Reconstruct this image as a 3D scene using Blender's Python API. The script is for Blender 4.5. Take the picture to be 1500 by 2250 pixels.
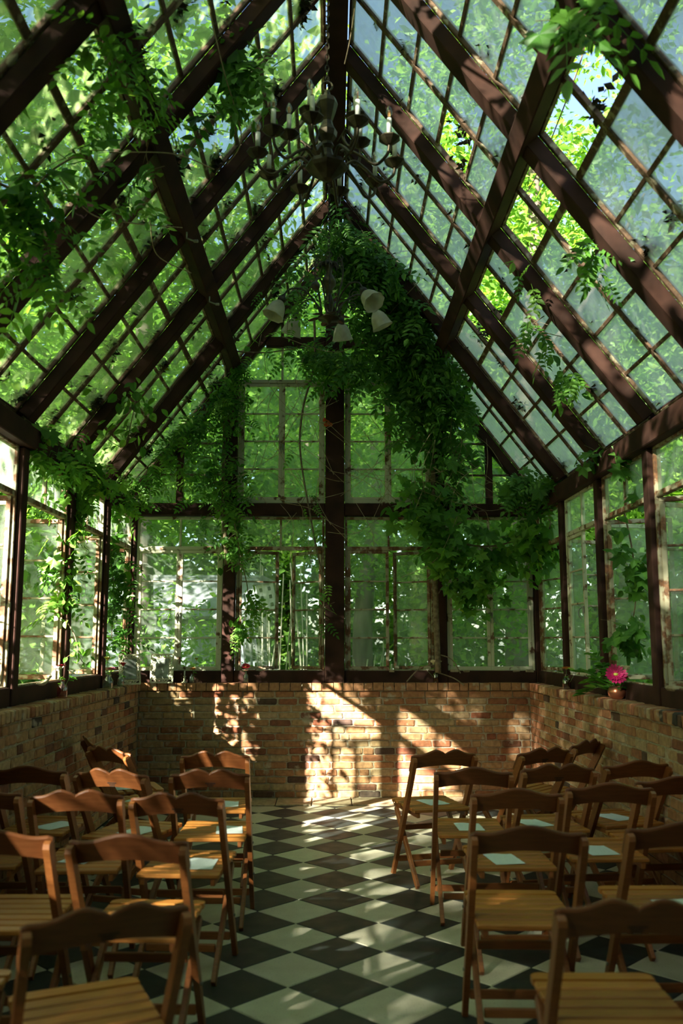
import bpy, math, random
import numpy as np
from mathutils import Matrix, Vector
random.seed(7); RNG = np.random.default_rng(11)
for o in list(bpy.data.objects): bpy.data.objects.remove(o)
C = bpy.context.scene.collection
S = bpy.context.scene
PI = math.pi
# ------------------------------------------------------------------ camera
CAMP = (-0.036, 0.0, 1.45); PITCH = .1447; YAW = .01175; FPX = 1960.0
cam = bpy.data.cameras.new('camera'); camo = bpy.data.objects.new('camera', cam); C.objects.link(camo)
camo.location = CAMP; camo.rotation_euler = (PI/2+PITCH, 0, -YAW)
cam.sensor_fit = 'VERTICAL'; cam.sensor_height = 36.0; cam.lens = FPX/2250*36.0
cam.clip_start = .05; cam.clip_end = 300
cam.dof.use_dof = True; cam.dof.focus_distance = 7.6; cam.dof.aperture_fstop = 2.2
S.camera = camo
# ------------------------------------------------------------------ sky, sun, exposure
SUND = Vector((.82, 1.0, -.56)).normalized()
w = bpy.data.worlds.new('sky'); S.world = w; w.use_nodes = True
wn = w.node_tree.nodes; wl = w.node_tree.links
sky = wn.new('ShaderNodeTexSky'); sky.sky_type = 'NISHITA'; sky.sun_disc = False
sky.sun_elevation = math.radians(25); sky.sun_rotation = math.atan2(-SUND.x, -SUND.y)
sky.air_density = 1.0; sky.dust_density = 1.5
wl.new(sky.outputs[0], wn['Background'].inputs[0]); wn['Background'].inputs[1].default_value = .52
sl = bpy.data.lights.new('sun', 'SUN'); sl.energy = 52.0; sl.angle = math.radians(.6); sl.color = (1.0, .93, .82)
so = bpy.data.objects.new('sun', sl); C.objects.link(so); so.rotation_euler = SUND.to_track_quat('-Z', 'Y').to_euler(); so.location = (-12, -12, 12)
S.view_settings.view_transform = 'Standard'; S.view_settings.look = 'None'; S.view_settings.gamma = 1.0
S.view_settings.use_curve_mapping = False; S.view_settings.exposure = 0.12
cy = S.cycles; cy.use_denoising = True; cy.max_bounces = 8; cy.diffuse_bounces = 4; cy.transmission_bounces = 6
cy.transparent_max_bounces = 16; cy.sample_clamp_indirect = 6.0; cy.caustics_reflective = False; cy.caustics_refractive = False

def at(px, py, Y):      # a point at depth Y from its place in the 1500 x 2250 frame
    r = Vector(((px-750)/FPX, 1.0, -(py-1125)/FPX))
    c, s = math.cos(PITCH), math.sin(PITCH)
    x, y, z = r.x, r.y*c-r.z*s, r.y*s+r.z*c
    cy_, sy_ = math.cos(YAW), math.sin(YAW)
    d = Vector((x*cy_+y*sy_, -x*sy_+y*cy_, z))
    return Vector(CAMP)+d*(Y/d.y)

# ------------------------------------------------------------------ materials
def mat(name):
    m = bpy.data.materials.new(name); m.use_nodes = True
    n = m.node_tree.nodes; l = m.node_tree.links; b = n['Principled BSDF']
    return m, n, l, b
def ramp(n, stops, interp='LINEAR'):
    r = n.new('ShaderNodeValToRGB'); e = r.color_ramp.elements; r.color_ramp.interpolation = interp
    while len(e) < len(stops): e.new(.5)
    for k, (p, c) in enumerate(stops):
        e[k].position = p; e[k].color = (*c, 1)
    return r
def noise(n, l, scale, detail=4, coord='Object', rough=.6, stretch=None):
    t = n.new('ShaderNodeTexCoord'); x = n.new('ShaderNodeTexNoise')
    x.inputs['Scale'].default_value = scale; x.inputs['Detail'].default_value = detail; x.inputs['Roughness'].default_value = rough
    src = t.outputs[coord]
    if stretch:
        mp = n.new('ShaderNodeMapping'); mp.inputs['Scale'].default_value = stretch
        l.new(src, mp.inputs[0]); src = mp.outputs[0]
    l.new(src, x.inputs['Vector']); return x
def world_noise(n, l, scale, detail=4, stretch=None):
    g = n.new('ShaderNodeNewGeometry'); x = n.new('ShaderNodeTexNoise')
    x.inputs['Scale'].default_value = scale; x.inputs['Detail'].default_value = detail
    src = g.outputs['Position']
    if stretch:
        mp = n.new('ShaderNodeMapping'); mp.inputs['Scale'].default_value = stretch
        l.new(src, mp.inputs[0]); src = mp.outputs[0]
    l.new(src, x.inputs['Vector']); return x
def mixc(n, l, fac, a, b, mode='MIX'):
    m = n.new('ShaderNodeMix'); m.data_type = 'RGBA'; m.blend_type = mode
    for k, v in ((0, fac), (6, a), (7, b)):
        if isinstance(v, bpy.types.NodeSocket): l.new(v, m.inputs[k])
        elif k == 0: m.inputs[0].default_value = v
        else: m.inputs[k].default_value = (*v, 1)
    return m.outputs[2]
def bump(n, l, h, b, strength=.3, dist=.01):
    u = n.new('ShaderNodeBump'); u.inputs['Strength'].default_value = strength; u.inputs['Distance'].default_value = dist
    l.new(h, u.inputs['Height']); l.new(u.outputs[0], b.inputs['Normal'])

def mk_noise_mat(name, c1, c2, scale=8, rough=.6, bstr=.2, bdist=.005, metal=0, stretch=None, lo=.35, hi=.65):
    m, n, l, b = mat(name); x = world_noise(n, l, scale, 5, stretch)
    r = ramp(n, [(lo, c1), (hi, c2)]); l.new(x.outputs['Fac'], r.inputs[0]); l.new(r.outputs[0], b.inputs['Base Color'])
    b.inputs['Roughness'].default_value = rough; b.inputs['Metallic'].default_value = metal
    if bstr: bump(n, l, x.outputs['Fac'], b, bstr, bdist)
    return m
M = {}
M['beam'] = mk_noise_mat('brown_painted_beam', (.025, .0105, .007), (.052, .0205, .0135), 6, .8, .15, .004); M['beam'].node_tree.nodes['Principled BSDF'].inputs['Specular IOR Level'].default_value = .18
def chipped(name, paint, rust, lo, hi):
    m, n, l, b = mat(name); x = world_noise(n, l, 14, 8); y = world_noise(n, l, 60, 4)
    r = ramp(n, [(lo, (0, 0, 0)), (hi, (1, 1, 1))]); l.new(x.outputs['Fac'], r.inputs[0])
    ry = ramp(n, [(.35, rust), (.7, tuple(min(1, v*2.2) for v in rust))]); l.new(y.outputs['Fac'], ry.inputs[0])
    l.new(mixc(n, l, r.outputs[0], ry.outputs[0], paint), b.inputs['Base Color'])
    b.inputs['Roughness'].default_value = .75; bump(n, l, r.outputs[0], b, .4, .002); return m
M['cream'] = chipped('chipped_cream_paint', (.52, .48, .34), (.085, .036, .015), .36, .44)
M['rusty'] = chipped('rusted_cream_paint', (.36, .31, .2), (.10, .042, .016), .46, .56)
M['roofbar'] = chipped('weathered_roof_bar', (.30, .25, .15), (.060, .030, .014), .55, .63)
def glass(name, d0, d1, tint):
    m, n, l, b = mat(name); n.remove(b); out = n['Material Output']
    tr = n.new('ShaderNodeBsdfTransparent'); tr.inputs[0].default_value = (.90, .95, .92, 1)
    tl = n.new('ShaderNodeBsdfTranslucent'); tl.inputs[0].default_value = (*tint, 1)
    df = n.new('ShaderNodeBsdfDiffuse'); df.inputs[0].default_value = (tint[0]*.5, tint[1]*.5, tint[2]*.5, 1)
    md = n.new('ShaderNodeMixShader'); md.inputs[0].default_value = .25; l.new(tl.outputs[0], md.inputs[1]); l.new(df.outputs[0], md.inputs[2])
    x = world_noise(n, l, 3.0, 8); y = world_noise(n, l, 40, 5, (1, 1, .25))
    oi = n.new('ShaderNodeObjectInfo')
    a = n.new('ShaderNodeMath'); a.operation = 'MULTIPLY'; l.new(x.outputs['Fac'], a.inputs[0]); l.new(y.outputs['Fac'], a.inputs[1])
    a2 = n.new('ShaderNodeMath'); a2.operation = 'MULTIPLY_ADD'; l.new(oi.outputs['Random'], a2.inputs[0]); a2.inputs[1].default_value = .22; l.new(a.outputs[0], a2.inputs[2])
    mr = n.new('ShaderNodeMapRange'); l.new(a2.outputs[0], mr.inputs[0]); mr.inputs[1].default_value = .15; mr.inputs[2].default_value = .6
    mr.inputs[3].default_value = d0; mr.inputs[4].default_value = d1
    mx = n.new('ShaderNodeMixShader'); l.new(mr.outputs[0], mx.inputs[0]); l.new(tr.outputs[0], mx.inputs[1]); l.new(md.outputs[0], mx.inputs[2])
    gl = n.new('ShaderNodeBsdfGlossy'); gl.inputs['Roughness'].default_value = .08; gl.inputs[0].default_value = (.9, .9, .9, 1)
    lw = n.new('ShaderNodeLayerWeight'); lw.inputs[0].default_value = .5
    pw = n.new('ShaderNodeMath'); pw.operation = 'POWER'; l.new(lw.outputs['Facing'], pw.inputs[0]); pw.inputs[1].default_value = 5.0
    fr = n.new('ShaderNodeMath'); fr.operation = 'MULTIPLY_ADD'; l.new(pw.outputs[0], fr.inputs[0]); fr.inputs[1].default_value = .45; fr.inputs[2].default_value = .02
    m2 = n.new('ShaderNodeMixShader'); l.new(fr.outputs[0], m2.inputs[0]); l.new(mx.outputs[0], m2.inputs[1]); l.new(gl.outputs[0], m2.inputs[2])
    l.new(m2.outputs[0], out.inputs[0]); return m
M['glass_roof'] = glass('dusty_roof_glass', .42, .72, (.66, .655, .70))
M['glass_left'] = glass('green_lit_roof_glass', .20, .46, (.52, .68, .28))  # dirt film; the green glow of the foliage is put into its tint
M['glass_wall'] = glass('streaked_window_glass', .07, .36, (.70, .78, .66))

def brickmat():
    m, n, l, b = mat('old_common_brick'); oi = n.new('ShaderNodeObjectInfo')
    r = ramp(n, [(0, (.04, .03, .024)), (.04, (.12, .055, .03)), (.09, (.27, .085, .038)), (.25, (.36, .15, .065)), (.5, (.42, .215, .10)), (.72, (.43, .265, .135)), (.86, (.35, .20, .10)), (1, (.47, .32, .18))])
    l.new(oi.outputs['Random'], r.inputs[0])
    x = world_noise(n, l, 28, 8); y = world_noise(n, l, 9, 3)
    rx = ramp(n, [(.3, (.62, .58, .55)), (.7, (1.12, 1.1, 1.05))]); l.new(x.outputs['Fac'], rx.inputs[0])
    c = mixc(n, l, 1.0, r.outputs[0], rx.outputs[0], 'MULTIPLY')
    ry = ramp(n, [(.62, (0, 0, 0)), (.72, (.8, .8, .8))]); l.new(y.outputs['Fac'], ry.inputs[0])
    l.new(mixc(n, l, ry.outputs[0], c, (.46, .38, .28)), b.inputs['Base Color'])
    b.inputs['Roughness'].default_value = .9; bump(n, l, x.outputs['Fac'], b, .55, .006); return m
M['brick'] = brickmat()
M['mortar'] = mk_noise_mat('sandy_mortar', (.30, .23, .15), (.43, .35, .25), 40, .95, .5, .004)
def tilemat(name, c1, c2, spk):
    m, n, l, b = mat(name); oi = n.new('ShaderNodeObjectInfo'); x = world_noise(n, l, 9, 6); y = world_noise(n, l, 160, 2)
    r = ramp(n, [(.3, c1), (.7, c2)]); l.new(x.outputs['Fac'], r.inputs[0])
    ro = ramp(n, [(0, (.8, .8, .8)), (1, (1.1, 1.1, 1.08))]); l.new(oi.outputs['Random'], ro.inputs[0])
    c = mixc(n, l, 1.0, r.outputs[0], ro.outputs[0], 'MULTIPLY')
    ry = ramp(n, [(.30, (1, 1, 1)), (.36, (0, 0, 0))]); l.new(y.outputs['Fac'], ry.inputs[0])
    l.new(mixc(n, l, ry.outputs[0], c, spk), b.inputs['Base Color'])
    rr = ramp(n, [(.3, (.5, .5, .5)), (.7, (.72, .72, .72))]); l.new(x.outputs['Fac'], rr.inputs[0]); l.new(rr.outputs[0], b.inputs['Roughness'])
    bump(n, l, y.outputs['Fac'], b, .15, .002); return m
M['tile_white'] = tilemat('worn_white_tile', (.45, .39, .28), (.57, .51, .385), (.2, .17, .12))
M['tile_black'] = tilemat('worn_black_tile', (.012, .015, .013), (.028, .032, .028), (.06, .06, .05))
M['grout'] = mk_noise_mat('dark_grout', (.03, .028, .022), (.07, .06, .045), 50, .95, .3)
M['stone'] = mk_noise_mat('tan_paver', (.26, .18, .10), (.42, .31, .19), 22, .9, .4, .004)
def woodmat(name, c1, c2, c3):
    m, n, l, b = mat(name); oi = n.new('ShaderNodeObjectInfo')
    x = noise(n, l, 7, 6, 'Object', .6, (1.5, 14, 14))
    r = ramp(n, [(.25, c1), (.5, c2), (.75, c3)]); l.new(x.outputs['Fac'], r.inputs[0])
    ro = ramp(n, [(0, (.75, .72, .7)), (1, (1.15, 1.12, 1.05))]); l.new(oi.outputs['Random'], ro.inputs[0])
    l.new(mixc(n, l, 1.0, r.outputs[0], ro.outputs[0], 'MULTIPLY'), b.inputs['Base Color'])
    b.inputs['Roughness'].default_value = .42; bump(n, l, x.outputs['Fac'], b, .08, .002); return m
M['wood_seat'] = woodmat('honey_wood_slat', (.31, .105, .018), (.42, .155, .028), (.48, .20, .045))
M['wood_back'] = woodmat('brown_wood_back', (.115, .036, .011), (.17, .053, .016), (.21, .072, .024))
M['wood_leg'] = woodmat('brown_wood_leg', (.18, .055, .015), (.26, .085, .022), (.31, .11, .033))
M['print'] = mk_noise_mat('black_stamp_ink', (.03, .02, .015), (.05, .03, .02), 30, .8, 0)
def papermat():
    m, n, l, b = mat('white_paper'); t = n.new('ShaderNodeTexCoord'); sx = n.new('ShaderNodeSeparateXYZ'); l.new(t.outputs['Object'], sx.inputs[0])
    # faint typed lines
    wv = n.new('ShaderNodeMath'); wv.operation = 'SINE'; mu = n.new('ShaderNodeMath'); mu.operation = 'MULTIPLY'; mu.inputs[1].default_value = 520
    l.new(sx.outputs[1], mu.inputs[0]); l.new(mu.outputs[0], wv.inputs[0])
    ns = noise(n, l, 120, 2); g = n.new('ShaderNodeMath'); g.operation = 'MULTIPLY'; l.new(wv.outputs[0], g.inputs[0]); l.new(ns.outputs['Fac'], g.inputs[1])
    ab = n.new('ShaderNodeMath'); ab.operation = 'ABSOLUTE'; l.new(sx.outputs[0], ab.inputs[0])
    ls = n.new('ShaderNodeMath'); ls.operation = 'LESS_THAN'; l.new(ab.outputs[0], ls.inputs[0]); ls.inputs[1].default_value = .05
    g2 = n.new('ShaderNodeMath'); g2.operation = 'MULTIPLY'; l.new(g.outputs[0], g2.inputs[0]); l.new(ls.outputs[0], g2.inputs[1])
    r = ramp(n, [(.42, (.74, .76, .74)), (.5, (.52, .54, .53))]); l.new(g2.outputs[0], r.inputs[0]); l.new(r.outputs[0], b.inputs['Base Color'])
    b.inputs['Roughness'].default_value = .8; return m
M['paper'] = papermat()
def leafmat(name, stops, tr=.5, rand='island', rough=.45):
    m, n, l, b = mat(name); out = n['Material Output']
    if rand == 'island': s = n.new('ShaderNodeNewGeometry').outputs['Random Per Island']
    else: s = n.new('ShaderNodeObjectInfo').outputs['Random']
    r = ramp(n, stops); l.new(s, r.inputs[0]); l.new(r.outputs[0], b.inputs['Base Color'])
    b.inputs['Roughness'].default_value = rough; b.inputs['Specular IOR Level'].default_value = .35
    tl = n.new('ShaderNodeBsdfTranslucent')
    l.new(mixc(n, l, 1.0, r.outputs[0], (1.55, 1.55, .75), 'MULTIPLY'), tl.inputs[0])
    mx = n.new('ShaderNodeMixShader'); mx.inputs[0].default_value = tr
    l.new(b.outputs[0], mx.inputs[1]); l.new(tl.outputs[0], mx.inputs[2]); l.new(mx.outputs[0], out.inputs[0]); return m
GS = [(0, (.05, .15, .018)), (.4, (.085, .22, .027)), (.75, (.14, .30, .04)), (1, (.22, .38, .06))]
GT = [(0, (.075, .19, .020)), (.4, (.13, .275, .032)), (.75, (.19, .36, .05)), (1, (.30, .45, .09))]
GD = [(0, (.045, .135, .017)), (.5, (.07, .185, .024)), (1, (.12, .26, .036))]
GH = [(0, (.045, .12, .018)), (.5, (.08, .18, .028)), (1, (.14, .26, .045))]
M['leaf'] = leafmat('vine_leaf', GS, .45, 'object'); M['leaf_stuff'] = leafmat('vine_leaf_mass', GS, .45)
M['leaf_dark'] = leafmat('shaded_vine_leaf', GD, .35, 'object'); M['leaf_dark_stuff'] = leafmat('shaded_vine_mass', GD, .35)  # darker copies of the vine leaf, shade put into their colour
M['tree_leaf'] = leafmat('tree_leaf', GT, .5); M['bush_leaf'] = leafmat('bush_leaf', GT, .5)
M['hedge_leaf'] = leafmat('thicket_leaf', GH, .4)
M['litter'] = mk_noise_mat('rotting_leaf_litter', (.016, .013, .006), (.045, .040, .014), 25, .95, .3)
M['bark'] = mk_noise_mat('grey_brown_bark', (.05, .038, .028), (.14, .11, .085), 9, .95, .6, .02, 0, (1, 1, .2))
M['stem'] = mk_noise_mat('woody_vine_stem', (.10, .065, .035), (.24, .17, .10), 30, .85, .4, .003)
M['dry'] = mk_noise_mat('pale_dry_tendril', (.22, .15, .08), (.40, .30, .18), 30, .85, 0)
M['greenstem'] = mk_noise_mat('green_stem', (.06, .11, .025), (.12, .2, .05), 30, .6, 0)
M['grass'] = mk_noise_mat('mown_grass', (.018, .036, .008), (.04, .065, .016), 3, .95, .5, .02)
M['brass'] = mk_noise_mat('aged_dark_brass', (.035, .026, .016), (.08, .06, .036), 18, .38, .1, .002, .75)
M['iron'] = mk_noise_mat('dark_iron', (.03, .026, .022), (.07, .058, .045), 25, .55, .15, .002, .6)
M['steel'] = mk_noise_mat('dull_steel_latch', (.16, .15, .13), (.32, .30, .26), 30, .5, .1, .001, .6)
def simple(name, c, rough=.5, metal=0, trans=0, ior=1.45):
    m, n, l, b = mat(name); x = noise(n, l, 25, 3); r = ramp(n, [(.3, tuple(v*.88 for v in c)), (.7, c)]); l.new(x.outputs['Fac'], r.inputs[0]); l.new(r.outputs[0], b.inputs['Base Color'])
    b.inputs['Roughness'].default_value = rough; b.inputs['Metallic'].default_value = metal; b.inputs['Transmission Weight'].default_value = trans; b.inputs['IOR'].default_value = ior; return m
M['candle'] = simple('ivory_candle_sleeve', (.70, .68, .62), .6)
def clearglass(name, tint, op):
    m, n, l, b = mat(name); out = n['Material Output']; tr = n.new('ShaderNodeBsdfTransparent'); tr.inputs[0].default_value = (*tint, 1)
    x = noise(n, l, 30, 2); rr = ramp(n, [(0, (.02,)*3), (1, (.06,)*3)]); l.new(x.outputs['Fac'], rr.inputs[0]); l.new(rr.outputs[0], b.inputs['Roughness'])
    n.remove(b); gb = n.new('ShaderNodeBsdfGlossy'); gb.inputs[0].default_value = (.8, .8, .8, 1); l.new(rr.outputs[0], gb.inputs['Roughness'])
    df = n.new('ShaderNodeBsdfDiffuse'); df.inputs[0].default_value = (*[v*.6 for v in tint], 1); m0 = n.new('ShaderNodeMixShader'); m0.inputs[0].default_value = .5*op; l.new(gb.outputs[0], m0.inputs[1]); l.new(df.outputs[0], m0.inputs[2])
    lw = n.new('ShaderNodeLayerWeight'); lw.inputs[0].default_value = .3
    mr = n.new('ShaderNodeMapRange'); l.new(lw.outputs['Facing'], mr.inputs[0]); mr.inputs[3].default_value = op*.6; mr.inputs[4].default_value = .55
    mx = n.new('ShaderNodeMixShader'); l.new(mr.outputs[0], mx.inputs[0]); l.new(tr.outputs[0], mx.inputs[1]); l.new(m0.outputs[0], mx.inputs[2]); l.new(mx.outputs[0], out.inputs[0]); return m
M['bulb'] = clearglass('clear_bulb_glass', (.92, .9, .85), .12)
M['bottle'] = clearglass('clear_bottle_glass', (.86, .88, .84), .18)
M['pinkglass'] = clearglass('pink_bottle_glass', (.85, .55, .52), .35)
M['amberglass'] = clearglass('amber_bottle_glass', (.45, .2, .08), .45)
M['filament'] = simple('copper_filament', (.6, .28, .1), .4, .6)
def shademat():
    m, n, l, b = mat('frosted_glass_shade'); out = n['Material Output']; x = noise(n, l, 12, 4)
    r = ramp(n, [(.3, (.50, .46, .34)), (.7, (.70, .68, .58))]); l.new(x.outputs['Fac'], r.inputs[0]); l.new(r.outputs[0], b.inputs['Base Color']); b.inputs['Roughness'].default_value = .25
    tl = n.new('ShaderNodeBsdfTranslucent'); l.new(r.outputs[0], tl.inputs[0]); mx = n.new('ShaderNodeMixShader'); mx.inputs[0].default_value = .5
    l.new(b.outputs[0], mx.inputs[1]); l.new(tl.outputs[0], mx.inputs[2]); l.new(mx.outputs[0], out.inputs[0]); return m
M['shade'] = shademat()
M['ivory'] = mk_noise_mat('ivory_carved_frame', (.50, .44, .30), (.66, .60, .45), 20, .6, .2, .002)
M['petal_red'] = simple('crimson_petal', (.42, .012, .03), .6); M['petal_pink'] = simple('dusty_pink_petal', (.62, .16, .26), .6)
M['petal_magenta'] = simple('magenta_petal', (.55, .012, .13), .55); M['petal_orange'] = simple('orange_petal', (.60, .22, .04), .6)
M['petal_cream'] = simple('cream_petal', (.70, .62, .38), .6); M['petal_yellow'] = simple('yellow_green_bloom', (.42, .40, .06), .7)
M['petal_white'] = simple('white_petal', (.75, .73, .66), .6); M['petal_trumpet'] = simple('trumpet_orange_petal', (.62, .10, .01), .5)
M['copper'] = simple('hammered_copper', (.42, .14, .07), .28, .8)
M['driftwood'] = mk_noise_mat('pale_driftwood', (.32, .22, .13), (.50, .38, .24), 24, .8, .3, .003)
M['siding'] = mk_noise_mat('shade_toned_white_siding', (.26, .29, .33), (.36, .39, .43), 4, .8, .2, .01)  # white boards with their bluish shade put into the colour
M['shed_roof'] = mk_noise_mat('grey_shed_roof', (.20, .21, .23), (.30, .31, .33), 6, .9, .3)
M['oldboard'] = mk_noise_mat('weathered_grey_board', (.10, .105, .11), (.22, .22, .22), 8, .9, .3, .004, 0, (1, 1, .2))
M['birdhouse'] = mk_noise_mat('white_birdhouse_paint', (.70, .70, .68), (.82, .82, .79), 20, .8, .2)
M['hole'] = simple('dark_hole', (.01, .01, .01), .9)
M['bamboo'] = mk_noise_mat('dry_bamboo_cane', (.34, .32, .22), (.55, .52, .38), 12, .7, .2)
def photomat(name, a, b_, c):
    m, n, l, b = mat(name); x = noise(n, l, 9, 2); r = ramp(n, [(.35, a), (.5, b_), (.62, c)]); l.new(x.outputs['Fac'], r.inputs[0]); l.new(r.outputs[0], b.inputs['Base Color']); b.inputs['Roughness'].default_value = .25; return m
M['photo'] = photomat('pale_photo_print', (.05, .045, .04), (.20, .21, .18), (.30, .33, .29))

# ------------------------------------------------------------------ mesh helpers
class MB:
    def __init__(s): s.v = []; s.f = []
    def add(s, vs, fs):
        k = len(s.v); s.v += [tuple(v) for v in vs]; s.f += [tuple(i+k for i in f) for f in fs]; return s
    def box(s, c, d, R=None, b=0):
        x, y, z = (q/2 for q in d)
        if b <= 0:
            vs = [Vector((i*x, j*y, k*z)) for i in (-1, 1) for j in (-1, 1) for k in (-1, 1)]
            fs = [(0, 1, 3, 2), (4, 6, 7, 5), (0, 4, 5, 1), (2, 3, 7, 6), (0, 2, 6, 4), (1, 5, 7, 3)]
        else:
            b = min(b, x*.9, y*.9, z*.9); vs = []; ix = {}
            for i in (-1, 1):
                for j in (-1, 1):
                    for k in (-1, 1):
                        for a in range(3):
                            q = [i*(x-b), j*(y-b), k*(z-b)]; q[a] = (i*x, j*y, k*z)[a]
                            ix[(i, j, k, a)] = len(vs); vs.append(Vector(q))
            fs = []
            for a in range(3):
                o1, o2 = [q for q in range(3) if q != a]
                for sgn in (-1, 1):
                    L = []
                    for p, q in ((-1, -1), (1, -1), (1, 1), (-1, 1)):
                        t = [0, 0, 0]; t[a] = sgn; t[o1] = p; t[o2] = q; L.append(ix[(*t, a)])
                    fs.append(L if (sgn > 0) == (a != 1) else L[::-1])
            for a in range(3):      # edge along axis a
                o1, o2 = [q for q in range(3) if q != a]
                for p in (-1, 1):
                    for q in (-1, 1):
                        t0 = [0, 0, 0]; t0[o1] = p; t0[o2] = q; t1 = list(t0); t0[a] = -1; t1[a] = 1
                        L = [ix[(*t0, o1)], ix[(*t1, o1)], ix[(*t1, o2)], ix[(*t0, o2)]]
                        fs.append(L)
            for i in (-1, 1):
                for j in (-1, 1):
                    for k in (-1, 1): fs.append([ix[(i, j, k, 0)], ix[(i, j, k, 1)], ix[(i, j, k, 2)]])
        if R is not None: vs = [R @ v for v in vs]
        c = Vector(c); return s.add([v+c for v in vs], fs)
    def bar(s, a, b, wx, wy, up=Vector((0, 0, 1)), bev=0):
        a, b = Vector(a), Vector(b); d = b-a; z = d.normalized(); x = up.cross(z)
        if x.length < 1e-4: x = Vector((1, 0, 0)).cross(z)
        x.normalize(); y = z.cross(x); R = Matrix((x, y, z)).transposed()
        return s.box((a+b)/2, (wx, wy, d.length), R, bev)
    def tube(s, pts, r, n=6, cap=True):
        pts = [Vector(p) for p in pts]; rs = r if isinstance(r, (list, tuple)) else [r]*len(pts); vs = []; fs = []; pr = None
        for i, p in enumerate(pts):
            t = (pts[min(i+1, len(pts)-1)]-pts[max(i-1, 0)]).normalized()
            if pr is None: pr = t.orthogonal().normalized()
            pr = (pr-t*pr.dot(t)); pr = pr.normalized() if pr.length > 1e-5 else t.orthogonal().normalized()
            q = t.cross(pr)
            for k in range(n):
                a = 2*PI*k/n; vs.append(p+(pr*math.cos(a)+q*math.sin(a))*rs[i])
        for i in range(len(pts)-1):
            for k in range(n): fs.append((i*n+k, i*n+(k+1) % n, (i+1)*n+(k+1) % n, (i+1)*n+k))
        if cap: fs.append(tuple(range(n))[::-1]); fs.append(tuple((len(pts)-1)*n+k for k in range(n)))
        return s.add(vs, fs)
    def lathe(s, prof, n=16, T=None, wob=None):
        T = T or Matrix.Identity(4); vs = []; fs = []
        for r, z in prof:
            for k in range(n):
                a = 2*PI*k/n; q = r*(wob(a, z) if wob else 1); vs.append(T @ Vector((q*math.cos(a), q*math.sin(a), z)))
        for i in range(len(prof)-1):
            for k in range(n): fs.append((i*n+k, i*n+(k+1) % n, (i+1)*n+(k+1) % n, (i+1)*n+k))
        if prof[0][0] > 1e-5: fs.append(tuple(range(n))[::-1])
        if prof[-1][0] > 1e-5: fs.append(tuple((len(prof)-1)*n+k for k in range(n)))
        return s.add(vs, fs)
    def open_lathe(s, prof, n=16, T=None, wob=None):
        k0 = len(s.f); s.lathe(prof, n, T, wob)
        s.f = [f for f in s.f[:k0]]+[f for f in s.f[k0:] if len(f) == 4]; return s
    def prism(s, poly, t, T):        # poly in local xy, thickness t along local z (centred)
        m = len(poly); vs = [T @ Vector((x, y, -t/2)) for x, y in poly]+[T @ Vector((x, y, t/2)) for x, y in poly]
        fs = [tuple(range(m))[::-1], tuple(range(m, 2*m))]+[(i, (i+1) % m, m+(i+1) % m, m+i) for i in range(m)]
        return s.add(vs, fs)
    def mesh(s, name, m, smooth=False):
        me = bpy.data.meshes.new(name); me.from_pydata(s.v, [], s.f)
        if m is not None: me.materials.append(M[m] if isinstance(m, str) else m)
        if smooth: me.polygons.foreach_set('use_smooth', [True]*len(me.polygons))
        me.update(); return me
    def build(s, name, m, parent=None, smooth=False): return obj(name, s.mesh(name, m, smooth), parent)
def obj(name, me, parent=None, loc=None, rot=None, scale=None):
    o = bpy.data.objects.new(name, me); C.objects.link(o)
    if parent is not None: o.parent = parent
    if loc is not None: o.location = loc
    if rot is not None: o.rotation_euler = rot
    if scale is not None: o.scale = scale
    return o
def empty(name, loc=(0, 0, 0), rz=0):
    o = bpy.data.objects.new(name, None); C.objects.link(o); o.location = loc; o.rotation_euler = (0, 0, rz); o.empty_display_size = .1; return o
def tag(o, label, cat, group=None):
    o['label'] = label; o['category'] = cat
    if group: o['group'] = group
    return o
def struct(o, label=None):
    o['kind'] = 'structure'
    if label: o['label'] = label
    return o
def stuff(o): o['kind'] = 'stuff'; return o
def rnd(a, b): return random.uniform(a, b)
def spline(pts, n=8):
    pts = [Vector(p) for p in pts]; P = [pts[0]]+pts+[pts[-1]]; out = []
    for i in range(1, len(P)-2):
        for k in range(n):
            t = k/n; a, b, c, d = P[i-1], P[i], P[i+1], P[i+2]
            out.append(.5*((2*b)+(c-a)*t+(2*a-5*b+4*c-d)*t*t+(3*b-a-3*c+d)*t**3))
    out.append(pts[-1]); return out

# ------------------------------------------------------------------ the room
HW = 1.86; WX = 2.0; YB = 8.64; YW = 8.76; LZ = 1.065; SILL = 1.16; TB = 2.68; TT = 2.81; RZ = 5.52; RS = 1.32; BAY = 1.07
YK = [YW-BAY*k for k in range(10)]; YF = YK[-1]
def roofz(x, d=0): return RZ+d-RS*abs(x)

# floor of black and white tiles laid on the diagonal
flo = struct(empty('floor'), 'black and white chequered tile floor laid on the diagonal')
MB().box((0, (YB+YF)/2, -.045), (2*WX+.1, YB-YF, .06)).build('bedding', 'grout', flo)
HD = .2168
def clip_poly(p, f):
    out = []
    for i in range(len(p)):
        a, b = p[i], p[(i+1) % len(p)]; fa, fb = f(a), f(b)
        if fa <= 0: out.append(a)
        if (fa < 0 < fb) or (fb < 0 < fa):
            t = fa/(fa-fb); out.append((a[0]+(b[0]-a[0])*t, a[1]+(b[1]-a[1])*t))
    return out
def tile_mesh(poly, m):
    mb = MB(); k = len(poly); cx = sum(p[0] for p in poly)/k; cy_ = sum(p[1] for p in poly)/k
    top = [(cx+(x-cx)*.975, cy_+(y-cy_)*.975, 0) for x, y in poly]; mid = [(x, y, -.004) for x, y in poly]; bot = [(x, y, -.02) for x, y in poly]
    fs = [tuple(range(k))]
    for r in range(2): fs += [(r*k+i, (r+1)*k+i, (r+1)*k+(i+1) % k, r*k+(i+1) % k) for i in range(k)]
    return mb.add(top+mid+bot, fs).mesh('tile', m)
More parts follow.
